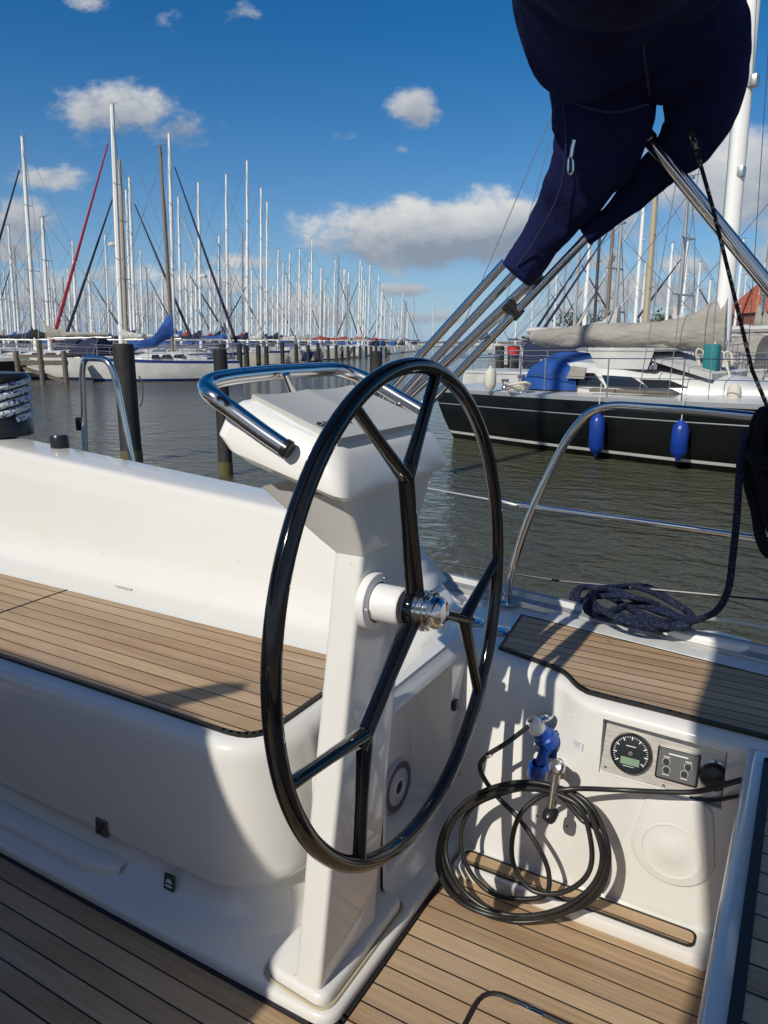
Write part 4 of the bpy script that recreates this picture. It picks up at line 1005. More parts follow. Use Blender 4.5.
def yacht(loc, head, label, Ln=10, bm_=3.2, fb=1.05, mast_h=13, hull=('bwhite', 'bwhite', 'bstripe', 'antifoul'), mastm='mast', cover='cov_blue', hood=None, genoa=None, group=None, det=1, mast_r=.09, mast_x=.05, radar=False, name='moored_yacht', cat='sailing yacht', rake=0, key=None, boomup=0, flag=False, lean=0):
    t = thing(name, label, cat, (loc.x, loc.y, -.6), head, group)
    key = key or (round(Ln), hull)
    hm, dm = hullmesh(Ln, bm_, fb, hull, key)
    link('hull', hm, t); link('deck', dm, t)
    mx = (mast_x)*Ln; zd = fb*1.08
    link('coachroof', cachem(('cr', round(Ln)), lambda: sweepx([(-.16*Ln, bm_*.30, zd-.05, zd+.38), (-.10*Ln, bm_*.31, zd-.05, zd+.42), (.12*Ln, bm_*.26, zd-.05, zd+.36), (.24*Ln, bm_*.16, zd-.02, zd+.16), (.28*Ln, bm_*.10, zd, zd+.06)]).mesh('coachroof', M['bwhite'], 45)), t)
    if det:
        for wi, (sd_, x0, x1) in enumerate([(a_, b_, c_) for a_ in (1, -1) for b_, c_ in ((-.13, -.05), (-.04, .03), (.04, .10))]):
            def win():
                ya = sd_*(bm_*.315+.012); yb = sd_*(bm_*.285+.012)
                return MB().add([(x0*Ln, ya, zd+.08), (x1*Ln, yb, zd+.08), (x1*Ln-.05, yb-.02*sd_, zd+.25), (x0*Ln+.05, ya-.02*sd_, zd+.27)]+[(x0*Ln, ya-.05*sd_, zd+.08), (x1*Ln, yb-.05*sd_, zd+.08), (x1*Ln-.05, yb-.07*sd_, zd+.25), (x0*Ln+.05, ya-.07*sd_, zd+.27)], [(0, 1, 2, 3), (0, 4, 5, 1), (1, 5, 6, 2), (2, 6, 7, 3), (3, 7, 4, 0), (4, 7, 6, 5)]).mesh('window', M['glass'])
            link('window', cachem(('win', round(Ln), wi), win), t)
        def rails():
            mb = MB()
            for s in (1, -1):
                pts = []
                for i in range(9):
                    tt = .04+i*.115; w = bm_/2*(.78+.22*math.sin(min(tt/.45, 1)*PI/2))*(1-max(0, (tt-.45)/.55)**2.1)*.95; sh = fb*(1+.22*tt*tt+.03)
                    q = Vector(((tt-.5)*Ln, s*w, sh)); mb.tube([q, q+Vector((0, 0, .6))], .014, 5); pts.append(q+Vector((0, 0, .6)))
                pts.append(Vector((.50*Ln, 0, pts[-1].z+.05)))
                mb.tube(pts, .012, 5); mb.tube([p-Vector((0, 0, .3)) for p in pts[:-1]], .009, 5)
            return mb.mesh('guard_rails', M['wire'])
        link('guard_rails', cachem(('rail', round(Ln)), rails), t)
    if hood:
        link('spray_hood', cachem(('hood', round(Ln), hood), lambda: sweepx([(-.25*Ln, bm_*.33, zd+.1, zd+1.0), (-.20*Ln, bm_*.33, zd+.1, zd+1.08), (-.16*Ln, bm_*.31, zd+.15, zd+.95), (-.10*Ln, bm_*.28, zd+.3, zd+.42)]).mesh('spray_hood', M[hood], 50)), t)
    # mast
    mast_r *= 1.25
    top = Vector((mx-rake, 0, mast_h)); bot = Vector((mx, 0, zd+.1))
    if lean:   # the breeze heels the moored boats a little
        lv = RGT*lean*mast_h; c_, s_ = math.cos(head), math.sin(head); top += Vector((c_*lv.x+s_*lv.y, -s_*lv.x+c_*lv.y, 0))
    MB().tube([bot, bot.lerp(top, .7), top], [mast_r, mast_r*.95, mast_r*.75], 8).build('mast', M[mastm], t)
    for f in (.40, .70):
        c = bot.lerp(top, f); MB().tube([c-Vector((.1, .95*(1.2-f), 0)), c, c+Vector((-.1, .95*(1.2-f), 0))], .028, 5).build('spreader', M[mastm], t)
    w = bm_*.45; mb = MB(); rw = .011 if det else .016
    bow = Vector((.50*Ln, 0, fb*1.22)); st = Vector((-.49*Ln, 0, fb))
    for s in (1, -1):
        c1 = bot.lerp(top, .70)+Vector((-.1, .475*s, 0)); c0_ = bot.lerp(top, .40)+Vector((-.1, .76*s, 0))
        mb.tube([top, c1, c0_, Vector((mx-.15, w*s, fb))], rw, 4)
    mb.tube([top, st], rw, 4); mb.tube([bot.lerp(top, .92), bow], rw, 4)
    mb.build('rigging', M['wire'], t)
    mb = MB(); mb.tube([top, top+Vector((-.02, 0, .35))], .012, 4); mb.tube([top+Vector((.0, 0, .08)), top+Vector((-.35, 0, .1))], .012, 4); mb.box(top-Vector((.12, .06, .0)), top+Vector((.12, .06, .06))); mb.build('masthead_gear', M['wire'], t)
    if radar:
        c = bot.lerp(top, .45)+Vector((.32, 0, 0)); MB().lathe([(0, 0), (.24, .02), (.26, .12), (.2, .22), (0, .24)], c, (0, 0, 1), 14).build('radar_dome', M['bwhite'], t)
    # boom and cover
    bz = zd+.95; bl = .36*Ln
    e = Vector((mx-bl, 0, bz+.05+boomup))
    MB().tube([Vector((mx, 0, bz)), e], .06, 6).build('boom', M['alu'], t)
    if cover:
        rows = []; K = 12
        for i in range(K+1):
            f = i/K; c = Vector((mx+.12, 0, bz+.12)).lerp(e+Vector((.1, 0, .1)), f); hgt_ = .20+.75*math.exp(-f*7)+.03*math.sin(f*30); wd = .13+.04*math.sin(f*22)
            rows.append([c+Vector((0, wd*math.cos(a), hgt_*.5*math.sin(a)+hgt_*.32)) for a in [2*PI*j/8 for j in range(8)]])
        mb = MB().grid(rows, close=True); mb.add(rows[0], [tuple(range(8))]); mb.add(rows[-1], [tuple(range(8))])
        mb.build('sail_cover', M[cover], t)
    if genoa:
        a = bow+(bot.lerp(top, .92)-bow)*.05; b = bow+(bot.lerp(top, .92)-bow)*.93
        MB().tube([a, a.lerp(b, .2), a.lerp(b, .6), b], [.11, .10, .07, .04], 6).build('furled_sail', M[genoa], t)
    if flag:
        q = st+Vector((.1, 0, 1.0)); MB().tube([st+Vector((.1, 0, 0)), q+Vector((-.3, 0, .6))], .015, 5).grid([[q+Vector((-.3, 0, .6)), q+Vector((-.2, .35, .5)), q+Vector((-.3, .7, .45))], [q+Vector((-.15, 0, .3)), q+Vector((-.1, .35, .2)), q+Vector((-.2, .7, .15))]]).build('flag', M['red'], t)
    return t

# channel axis and the rows of yachts either side of it
def axis(px): d = ray(px, YH); d.z = 0; return d.normalized()
AX = axis(498); PL = Vector((-AX.y, AX.x, 0)); HL = math.atan2(-PL.y, -PL.x)
placed = []
def base_col(px, ytop, lean):
    # picture column at the water under a mast whose top shows at px, ytop
    h = (YH-ytop)*1.0
    a = 384+(px-384)*(3743-342)/(3743-ytop)      # column of a plumb mast
    return a-lean*h*1.03
def top_h(px, ytop, dep): r = ray(px, ytop); return CH+r.z/r.dot(FWD)*dep+.6
def free(p, mn=4.0):
    for q, hd in placed:
        if (p-q).length < mn: return False
    return True
def pick_row(px, ytop, origin, perp, rows, hmin=9.3, hmax=16, dmin=30, mn=4.0, lean=0):
    best = None; px0 = px; px = base_col(px, ytop, lean)
    for off in rows:
        o = origin+perp*off; r = ray(px, YH); r.z = 0
        # o + AX*s = r*t
        det = AX.x*(-r.y)+AX.y*r.x
        if abs(det) < 1e-6: continue
        s_ = (-o.x*(-r.y)-o.y*r.x)/det
        p = o+AX*s_
        dep = p.dot(FWD)
        if dep < dmin or dep > 240: continue
        h = top_h(px0, ytop, dep)
        if hmin <= h <= hmax and free(p, mn): return Vector((p.x, p.y, -.6)), h, dep
    return None
LEAN = .035; LO = at_depth(222, 48); LO.z = 0; LO = LO-AX*13; lrows = [5, 7, 9, 11, 13, 24, 26, 28, 30, 40, 42, 44, 56, 58, 60, 72, 75, 88, 92, 105, 120, 135, 150, 165]
# the broadside blue striped yacht nearest on the left, and its neighbours
bw = at_depth(90, 37.5); sn = at_depth(236, 39.5); cen = (bw+sn)/2; hd = math.atan2(bw.y-sn.y, bw.x-sn.x)
Lb = (bw-sn).length
placed.append((cen, hd))
yt1 = yacht(cen, hd, 'broadside white sloop with a blue stripe and bright blue sail cover behind the stout pile', Lb, 2.7, .95, top_h(168, 146, 38.5), ('bwhite', 'bstripe', 'bstripe', 'antifoul'), 'brownmast', None, None, None, None, 1, .075, -.05, key='blue')
# draped blue cover rising to the mast
mb = MB(); rows = []
for i in range(11):
    f = i/10; x = -.05*Lb-.1+f*2.0-.0
    z0 = 2.15-.75*f+.1*math.sin(f*9); hgt_ = (1.25*math.exp(-f*2.6)+.25)
    rows.append([Vector((x, .16*math.cos(a), z0+hgt_*.5*math.sin(a)+hgt_*.4)) for a in [2*PI*j/8 for j in range(8)]])
mb.grid(rows, close=True); mb.add(rows[-1], [tuple(range(8))]); mb.build('sail_cover', M['cov_blue'], yt1)
heroes = [
 (112, 105, dict(label='tall white mast sloop with red and dark furled headsails, highest mast on the left', genoa='genoa_red', mastm='mast', mast_r=.13, cover='cov_white', radar=True, flip=1)),
 (22, 137, dict(label='sloop at the far left with a black sail cover and a lone tall white mast', cover='cov_black', genoa='genoa_dark', mast_r=.10, flip=1)),
 (169, 134, dict(label='sloop whose tall white mast leans slightly, between the brown mast and the dark stay', cover='cov_red', genoa='genoa_dark', mast_r=.10)),
 (119, 161, dict(label='sloop with a tan mast close beside the highest white mast', mastm='tanmast', cover='cov_red', mast_r=.12, genoa='genoa_dark', flip=1)),
 (129, 178, dict(label='sloop with a doubled white mast just right of the tan mast', cover='cov_navy', genoa='genoa_dark')),
 (198, 183, dict(label='sloop with white mast and radar dome, right of the brown mast', cover='cov_navy', radar=True)),
 (226, 175, dict(label='sloop with a white mast over the bright blue boom cover left of the slim pile', cover='cov_blue', hood='cov_blue')),
 (247, 161, dict(label='sloop with the tallest mast above the slim pile behind the pod', cover='cov_navy')),
 (261, 188, dict(label='left one of two close white masts above the pod guard rail', cover='cov_white')),
 (267, 202, dict(label='right one of two close white masts above the pod guard rail', cover='cov_navy')),
 (312, 239, dict(label='sloop with the lone tallest mast in the middle of the far row', cover='cov_white')),
 (72, 241, dict(label='sloop whose mast stands left of the red furled sail foot', cover='cov_navy', genoa=None)),
 (27, 226, dict(label='sloop with a shorter mast right beside the far left tall mast', cover='cov_navy')),
 (8, 226, dict(label='sloop whose mast stands nearest the left edge of the picture', cover='cov_blue')),
]
for px, ytp, kw in heroes:
    r_ = pick_row(px, ytp, LO, PL, lrows, 9, 19, 45, 3.4, LEAN)
    if not r_: r_ = pick_row(px, ytp, LO, PL, [5+i*1.5 for i in range(120)], 8, 20, 42, 2.5, LEAN)
    if not r_: print('NO ROW', px, ytp); continue
    p, h, dep = r_
    kw = dict(kw); lab = kw.pop('label'); placed.append((p, HL))
    flip = kw.pop('flip', 0); hh0 = HL+(PI if flip else 0); mx = .05*10.5; c = p-Vector((math.cos(hh0), math.sin(hh0), 0))*mx
    hc_ = [('bwhite', 'bstripe', 'bstripe', 'antifoul'), ('bwhite', 'bwhite', 'bred', 'antifoul'), ('bblue', 'bwhite', 'bwhite', 'bred'), ('bcream', 'bwhite', 'bstripe', 'antifoul')][len(placed) % 4]
    kw.setdefault('hood', ['cov_navy', 'cov_blue', None][len(placed) % 3]); yacht(c, hh0, lab, 10.5, 3.0, 1.0, h, det=1, lean=LEAN, hull=hc_, **kw)
minor = [(305, 262), (325, 268), (352, 272), (361, 280), (369, 285), (384, 292), (397, 310), (318, 290), (290, 275), (273, 250), (256, 270), (220, 258), (180, 262), (165, 300), (132, 190), (394, 298), (344, 285), (32, 263), (58, 278), (142, 268), (158, 273), (172, 197), (213, 236), (237, 231), (250, 241), (279, 263), (286, 253), (295, 249), (332, 260), (335, 256), (341, 269), (348, 269), (357, 260), (365, 266), (373, 265), (376, 275), (380, 283), (388, 300), (392, 305), (84, 270), (92, 285), (100, 262), (190, 250), (205, 262), (64, 268), (48, 290), (150, 290), (304, 285), (322, 280), (270, 300), (14, 300), (40, 300)]
LG = 'far moored yachts of the left marina'
for px, ytp in minor:
    r_ = pick_row(px, ytp, LO, PL, lrows, 8.5, 15.5, 42, 2.9, LEAN) or pick_row(px, ytp, LO, PL, [5+i*2 for i in range(110)], 8, 17, 42, 2.5, LEAN)
    if not r_: print('MISS', px); continue
    p, h, dep = r_; placed.append((p, HL)); kk = random.choice([8, 9, 10, 11])
    yacht(p, HL+random.choice([0, PI]), 'white yacht among the crowd of masts left of the channel', 10, 3.2, 1.05, h, cover=random.choice(['cov_blue', 'cov_navy', 'cov_white', 'cov_grey', 'cov_red']), genoa=random.choice([None, None, 'genoa_dark', 'cov_white']), group=LG, det=1 if dep < 90 else 0, mast_r=.085 if dep < 90 else .11, mastm=random.choice(['mast', 'mast', 'mast', 'alu']), hood=random.choice([None, 'cov_navy', 'cov_blue']), lean=LEAN)
# fill the rows
rf = random.Random(11); cnt = 0
for off in (6, 22, 38, 54, 70, 88, 106):
    s_ = 0
    while s_ < 165 and cnt < 130:
        s_ += rf.uniform(3.8, 5.5)*(1 if s_ < 110 else 1.3)
        p = LO+PL*off+AX*s_; p.z = -.6; dep = p.dot(FWD); px = 384+p.dot(RGT)/dep*760
        if px < -15 or px > 425 or dep < 40: continue
        if not free(p, 3.5): continue
        if off > 50 and rf.random() < .15: continue
        cnt += 1; placed.append((p, HL)); h = rf.uniform(9, 13.2)
        h = min(h, (YH-(225 if px < 250 else 262 if px < 350 else 278))/760*dep+1.9) if dep < 140 else h
        yacht(p, HL+rf.choice([0, PI]), 'white yacht among the crowd of masts left of the channel', 10, 3.2, 1.05, max(h, 7.5), cover=rf.choice(['cov_blue', 'cov_navy', 'cov_white', 'cov_grey']), genoa=rf.choice([None, None, 'genoa_dark', 'cov_white']), group=LG, det=1 if dep < 80 else 0, mast_r=.08 if dep < 90 else .11, mastm=rf.choice(['mast', 'mast', 'alu', 'mast']), hood=rf.choice([None, 'cov_navy']), lean=LEAN)

# ---------------------------------------------------------------- black yacht alongside
bs = pz(440, 440, -.6); bb = pz(700, 470, -.6); dr = (bb-bs).normalized(); hd = math.atan2(dr.y, dr.x)
BL = 13.2; BBm = 3.9; sidey = BBm/2
perp = Vector((-dr.y, dr.x, 0))
BC = bs+dr*(BL/2-.45)+perp*(sidey*.93)
by = thing('black_yacht', 'black hulled yacht alongside with a grey boom cover and bright blue canopy', 'sailing yacht', (BC.x, BC.y, -.6), hd)
def bl(p):  # world to local
    d_ = Vector(p)-Vector((BC.x, BC.y, -.6)); c, s = math.cos(hd), math.sin(hd); return Vector((c*d_.x+s*d_.y, -s*d_.x+c*d_.y, d_.z))
def nearside(px, py, off=0):   # point on near side plane (local y = -sidey+off)
    r = ray(px, py); n_ = Vector((-math.sin(hd), math.cos(hd), 0)); c = Vector((BC.x, BC.y, 0))+n_*(-sidey+off)
    t = (c-EYE).dot(n_)/r.dot(n_); return bl(EYE+r*t)
mb = MB(); rows = []; st = [0, .03, .08, .15, .25, .4, .55, .7, .82, .91, .97, 1]
for t in st:
    w = sidey*(.70+.30*math.sin(min(t/.42, 1)*PI/2))*(1-max(0, (t-.42)/.58)**2.3)+.03
    sh = .98+.13*t; x = (t-.5)*BL
    lv = [(1, sh), (1, sh-.05), (1.0, sh-.07), (1.0, sh*.7), (.985, .4), (.95, .17), (.945, .15), (.935, .10), (.93, .085), (.8, -.4)]
    half = [Vector((x+(.06*BL*(z/1.1-.3) if t > .94 else 0)+(-.45*(z/1.0)+.35 if t < .001 else 0), -w*f, z)) for f, z in lv]
    rows.append(half+[Vector((v.x, -v.y, v.z)) for v in half[::-1]])
n = len(rows[0]); mi = []; bands = [1, 1, 0, 0, 0, 0, 2, 0, 0, 0, 0, 0, 2, 0, 0, 0, 0, 1, 1]
mb.v = [p for r in rows for p in r]
for i in range(len(rows)-1):
    for j in range(n-1): mb.f.append((i*n+j, i*n+j+1, (i+1)*n+j+1, (i+1)*n+j)); mb.m.append(bands[j])
mb.f.append(tuple(range(n))); mb.m.append(0)
mb.build('hull', [M['bblack'], M['alu'], M['bwhite']], by, ang=50)
mb = MB(); mb.grid([[Vector((r[0].x, r[0].y*f, r[0].z-.01+.06*(1-f*f))) for f in (1, .6, 0, -.6, -1)] for r in rows]); mb.build('deck', M['bwhite'], by)
# thin pin line
mb = MB()
for s_ in (1,): mb.tube([Vector((r[3].x, r[3].y-.006, r[3].z)) for r in rows[:-1]], .010, 5); 
mb.build('rubbing_line', M['alu'], by)
zd = 1.05
xa = nearside(560, 362, .9).x; xb = nearside(690, 372, .9).x
cab_ = MB(); rows = []
for x, w, h in [(xa-.2, 1.12, .45), (xa+.3, 1.14, .50), ((xa+xb)/2, 1.12, .44), (xb-.5, 1.0, .34), (xb+.6, .7, .20), (xb+1.4, .45, .06)]:
    rows.append([Vector((x, -w, zd-.03)), Vector((x, -w*.93, zd+h*.75)), Vector((x, -w*.83, zd+h)), Vector((x, 0, zd+h+.08)), Vector((x, w*.83, zd+h)), Vector((x, w*.93, zd+h*.75)), Vector((x, w, zd-.03))])
cab_.grid(rows); cab_.add(rows[0], [tuple(range(7))]); cab_.build('coachroof', M['bwhite'], by)
def cabside(px, py):
    return nearside(px, py, sidey-1.10)
for pl_ in ([(560, 385), (605, 386), (594, 373), (571, 372)], [(608, 386), (648, 387), (632, 377), (602, 375)], [(650, 388), (690, 388), (670, 380), (640, 379)]):
    P = [cabside(*q) for q in pl_]; mb = MB()
    for q in P: q.y = -1.10-.012-(.0 if q.z > 1.3 else .03)
    mb.add(P+[p+Vector((0, .04, 0)) for p in P], [(0, 1, 2, 3), (0, 4, 5, 1), (1, 5, 6, 2), (2, 6, 7, 3), (3, 7, 4, 0), (7, 6, 5, 4)]); mb.build('window', M['glass'], by)
# blue spray hood
hx0 = nearside(529, 375, 1).x; hx1 = nearside(584, 375, 1).x
mb = MB(); rows = []
for x, w, z1 in [(hx0, 1.12, 1.25), (hx0+.15, 1.22, 1.56), (hx0+.42, 1.25, 1.72), (hx0+.72, 1.24, 1.70), (hx1, 1.20, 1.56)]:
    rows.append([Vector((x-.15*math.sin(a), w*math.cos(a)*(1 if abs(math.cos(a)) < .99 else 1), zd+(z1-zd)*max(0, math.sin(a))**.5)) for a in [PI*j/16 for j in range(17)]])
mb.grid(rows); mb.add(rows[0], [tuple(range(17))]); mb.build('spray_hood', M['cov_blue'], by)
mb = MB(); P = [nearside(*q, sidey-1.27) for q in [(566, 378), (584, 379), (586, 368), (572, 366)]]; mb.add(P+[p+Vector((0, .03, 0)) for p in P], [(0, 1, 2, 3), (0, 4, 5, 1), (1, 5, 6, 2), (2, 6, 7, 3), (3, 7, 4, 0)]); mb.build('hood_window', M['cov_grey'], by)
# light grey bimini / roof behind the hood
mb = MB(); x0 = nearside(588, 360, 1).x; x1 = nearside(655, 360, 1).x
mb.box((x0, -1.0, 1.74), (x1, 1.0, 1.80), 0, .02); mb.add([(x1-.5, -.99, 1.76), (x1+.9, -.8, 1.40), (x1+.9, .8, 1.40), (x1-.5, .99, 1.76), (x1-.5, -.99, 1.72), (x1+.9, -.8, 1.30), (x1+.9, .8, 1.30), (x1-.5, .99, 1.72)], [(0, 1, 2, 3), (0, 4, 5, 1), (2, 6, 7, 3), (1, 5, 6, 2)])
mb.add([(x0, -.98, 1.79), (x0+.2, -1.0, 1.45), (x1-.1, -1.0, 1.45), (x1, -.98, 1.79)], [(0, 1, 2, 3)])
mb.build('canvas_roof', M['cov_white'], by)
# mast
mc = nearside(721, 345, sidey); mb = MB()
mtop = nearside(752, 0, sidey); dirm = (mtop-mc); mfoot = mc-dirm*.07; 
mb.tube([mfoot, mc, mtop, mtop+dirm*1.9], [.135, .135, .13, .10], 16, flat=.8); mb.build('mast', M['mast'], by)
for q, s_ in (((747, 85), .17), ((737, 175), .12)):
    c = nearside(*q, sidey); MB().box(c-Vector((.02, .10, .05)), c+Vector((s_, .06, .12)), 0, .02).build('mast_fitting', M['alu'], by)
# boom with cover
b0p = nearside(728, 345, sidey); b1p = nearside(534, 340, sidey)
MB().tube([b0p, b1p], .08, 10).build('boom', M['alu'], by)
topl = [(532, 331), (545, 329), (570, 327), (600, 323), (625, 323), (655, 322), (680, 318), (700, 310), (715, 300), (730, 292)]
botl = [(533, 343), (545, 347), (570, 349), (600, 346), (625, 348), (655, 345), (680, 347), (700, 351), (715, 354), (727, 356)]
rows = []
for i, (a, b) in enumerate(zip(topl, botl)):
    A_ = nearside(*a, sidey); B_ = nearside(*b, sidey); c = (A_+B_)/2; h = (A_-B_).length/2; w = .20 if i else .1
    if i > 7: w = .17
    rows.append([c+Vector(((A_-B_).x*.5*math.sin(a_), w*math.cos(a_)*(1+.15*math.sin(i*2.1+2*a_)), h*math.sin(a_))) for a_ in [2*PI*j/20 for j in range(20)]])
# densify for folds
R2 = []
for i in range(len(rows)-1):
    for s_ in range(5):
        f = s_/5; R2.append([rows[i][j].lerp(rows[i+1][j], f)+Vector((0, .018*math.sin(i*5+s_*1.3+j*.9), .012*math.sin(i*7+s_*1.9+j))) for j in range(20)])
R2.append(rows[-1])
mb = MB().grid(R2, close=True); mb.add(R2[0], [tuple(range(20))]); mb.add(R2[-1], [tuple(range(20))]); mb.build('sail_cover', M['cov_grey'], by, ang=60)
# white spinnaker pole / vang
MB().tube([nearside(641, 350, sidey), nearside(703, 381, sidey-.2)], .06, 10).build('kicker', M['mast'], by)
a = nearside(712, 355, sidey-.3); MB().box(a-Vector((.12, .10, .35)), a+Vector((.12, .10, .18)), 0, .05, 3).build('halyard_bag', M['teal'], by)
mb = MB()
for q in ((700, 362), (716, 372), (728, 365), (706, 378)):
    c = nearside(*q, sidey-.15); mb.tube(smooth([c+Vector((.07*math.cos(k_*1.3), .04*math.sin(k_*2.1), .22*math.sin(k_))) for k_ in range(9)], 3), .018, 6)
mb.build('halyard_tails', M['cream_rope'], by)
for px in (615, 650, 662):
    c = nearside(px, 383, sidey-.5); MB().lathe([(.09, -.05), (.09, .02), (.06, .05), (.06, .10), (.085, .14), (0, .15)], (c.x, -.9, 1.50), (0, 0, 1), 14).build('deck_winch', M['steel'], by)
for px, py, ox, h_ in ((505, 384, .6, .22), (521, 386, .9, .30)):
    c = nearside(px, py, ox); MB().lathe([(.07, 0), (.07, .06), (.045, .10), (.05, h_*.6), (.075, h_*.8), (.07, h_), (0, h_)], (c.x, c.y, 1.0), (0, 0, 1), 14).build('deck_winch', M['steel'], by)
mb = MB()
for k_ in range(4): mb.tube([Vector((mfoot.x-.3-.9*k_*.2, -.35+.12*k_, 1.50)), Vector((mfoot.x-3.2, -.5+.14*k_, 1.56))], .012, 5)
mb.build('control_lines', M['cream_rope'], by)
c = nearside(735, 385, .8); MB().lathe([(0, 0), (.09, .02), (.11, .10), (.09, .20), (.04, .26), (0, .27)], (c.x, c.y, 1.02), (0, 0, 1), 14).build('stowed_bag', M['cream_rope'], by)
c = nearside(640, 386, .5); MB().box((c.x-.9, c.y-.02, 1.07), (c.x+.6, c.y+.10, 1.13), 0, .01).build('hand_rail', M['jetty'], by)
# guard rails
mb = MB(); rp_ = []
for i in range(11):
    tt = .015+i*.095; w = sidey*(.70+.30*math.sin(min(tt/.42, 1)*PI/2))*(1-max(0, (tt-.42)/.58)**2.3)*.96; q = Vector(((tt-.5)*BL, -w, .98+.13*tt)); rp_.append(q)
    for s_ in (1, -1): mb.tube([Vector((q.x, q.y*s_, q.z)), Vector((q.x, q.y*s_, q.z+.62))], .013, 6)
for s_ in (1, -1):
    mb.tube([Vector((q.x, q.y*s_, q.z+.62)) for q in rp_], .008, 5); mb.tube([Vector((q.x, q.y*s_, q.z+.32)) for q in rp_], .006, 5)
mb.tube([Vector((-.485*BL, -sidey*.7, 1.0)), Vector((-.49*BL, -sidey*.7, 1.62)), Vector((-.495*BL, 0, 1.62)), Vector((-.49*BL, sidey*.7, 1.62)), Vector((-.485*BL, sidey*.7, 1.0))], .014, 6)
mb.build('guard_rails', M['steel'], by)
mb = MB(); tp_ = mtop+dirm*1.9
for e in (Vector((.5*BL, 0, 1.2)), Vector((-.49*BL, 0, 1.0)), Vector((mfoot.x-.1, -1.75, 1.05)), Vector((mfoot.x-.1, 1.75, 1.05)), Vector((mfoot.x-.6, -1.7, 1.05)), Vector((mfoot.x+.5, -1.7, 1.05))):
    mb.tube([tp_ if abs(e.y) < .1 else mc+dirm*1.8+Vector((0, .5*(1 if e.y > 0 else -1), 0)), e], .007, 5)
mb.build('rigging', M['wire'], by)
for px, ox in ((479, 0), (487, 0)): pass
# fenders (things)
def fender(px, ytop_, ybot, label, m='fender', r=.125):
    a = nearside(px, ytop_, -.14); b = nearside(px, ybot, -.14)
    t = (a.x/BL)+.5; w = sidey*(.70+.30*math.sin(min(t/.42, 1)*PI/2))*(1-max(0, (t-.42)/.58)**2.3)
    loc = Vector((a.x, -w-r-.03, b.z)); c, s = math.cos(hd), math.sin(hd)
    W = Vector((BC.x+c*loc.x-s*loc.y, BC.y+s*loc.x+c*loc.y, -.6+loc.z)); h = a.z-b.z
    o = thing('fender', label, 'fender', W)
    MB().lathe([(.03, 0), (.045, .04), (.09*r/.125, .07), (r, .15), (r, h-.15), (.09*r/.125, h-.07), (.045, h-.04), (.03, h)], (0, 0, 0), (0, 0, 1), 20).build('body', M[m], o)
    MB().tube([(0, 0, h), (0, .08, h+.45)], .008, 5).build('lanyard', M['cream_rope'], o)
fender(597, 412, 456, 'left blue fender hanging on the black hull')
fender(682, 419, 461, 'right blue fender hanging on the black hull')
# white fender / life buoy canister on the stern
c = nearside(490, 390, .25); c_, s_ = math.cos(hd), math.sin(hd)
W = Vector((BC.x+c_*c.x-s_*c.y, BC.y+s_*c.x+c_*c.y, -.6+1.02)); o = thing('fender', 'off white fender standing upright on the black yacht stern deck', 'fender', W)
MB().lathe([(.0, 0), (.07, .01), (.105, .08), (.11, .12), (.11, .30), (.09, .37), (.035, .40), (.03, .44), (0, .45)], (0, 0, 0), (0, 0, 1), 16).build('body', M['fender_white'], o)
# loose gear heap on stern deck as coiled warp
W2 = W+dr*.6; o = thing('warp_coil', 'pale rope coil lying on the black yacht stern deck', 'rope', W2)
mb = MB()
for i in range(5): mb.tube(smooth([Vector(((.16+.02*i)*math.cos(a), (.13+.015*i)*math.sin(a), .03+.03*i+.02*math.sin(3*a+i))) for a in [k_*PI/5 for k_ in range(10)]], 3, True), .016, 6, True)
mb.build('rope_loops', M['cream_rope'], o)

# ---------------------------------------------------------------- yachts beyond the black one, right of the channel
AX = axis(440); PR = Vector((AX.y, -AX.x, 0)); HR = math.atan2(-PR.y, -PR.x); RO = at_depth(556, 34)
placed_l = placed; placed = []
rlist = [
 (668, 179, dict(label='sloop with a thick cream mast over the middle of the grey boom cover', mastm='tanmast', mast_r=.13, cover='cov_grey')),
 (653, 190, dict(label='sloop with a slim bright white mast left of the cream mast', cover='cov_white', mast_r=.10, genoa='cov_white')),
 (623, 213, dict(label='sloop with a brown mast below the folded bimini sleeve', mastm='brownmast', cover='cov_navy', genoa='genoa_dark', mast_r=.09)),
 (609, 221, dict(label='sloop with a dark mast left of the brown mast', mastm='darkmast', cover='cov_grey', genoa='genoa_dark', mast_r=.08)),
 (696, 241, dict(label='sloop with a short white mast between the cream mast and the big white mast', cover='cov_white', genoa='genoa_dark')),
 (750, 239, dict(label='sloop with a white mast seen right of the big white mast', cover='cov_grey', flag=True)),
 (680, 243, dict(label='sloop with a thin leaning white mast right of the cream mast', cover='cov_white')),
 (587, 238, dict(label='sloop with a grey mast over the bright blue spray hood', mastm='alu', cover='cov_white')),
 (598, 232, dict(label='sloop with a white mast just right of the grey mast over the blue hood', cover='cov_navy')),
]
rrows = [3, 5, 8, 12, 20, 24, 28, 38, 42, 55, 60, 75, 90]
for px, ytp, kw in rlist:
    r_ = pick_row(px, ytp, RO, PR, rrows, 8.5, 14.5, 26, 3.0) or pick_row(px, ytp, RO, PR, [2+2*i for i in range(50)], 8, 16, 24, 2.6)
    if not r_: print('NOR', px); continue
    p, h, dep = r_; kw = dict(kw); lab = kw.pop('label'); placed.append((p, HR)); yacht(p, HR, lab, 10, 3.2, 1.05, h, det=1, **kw)
RG = 'far moored yachts right of the channel'
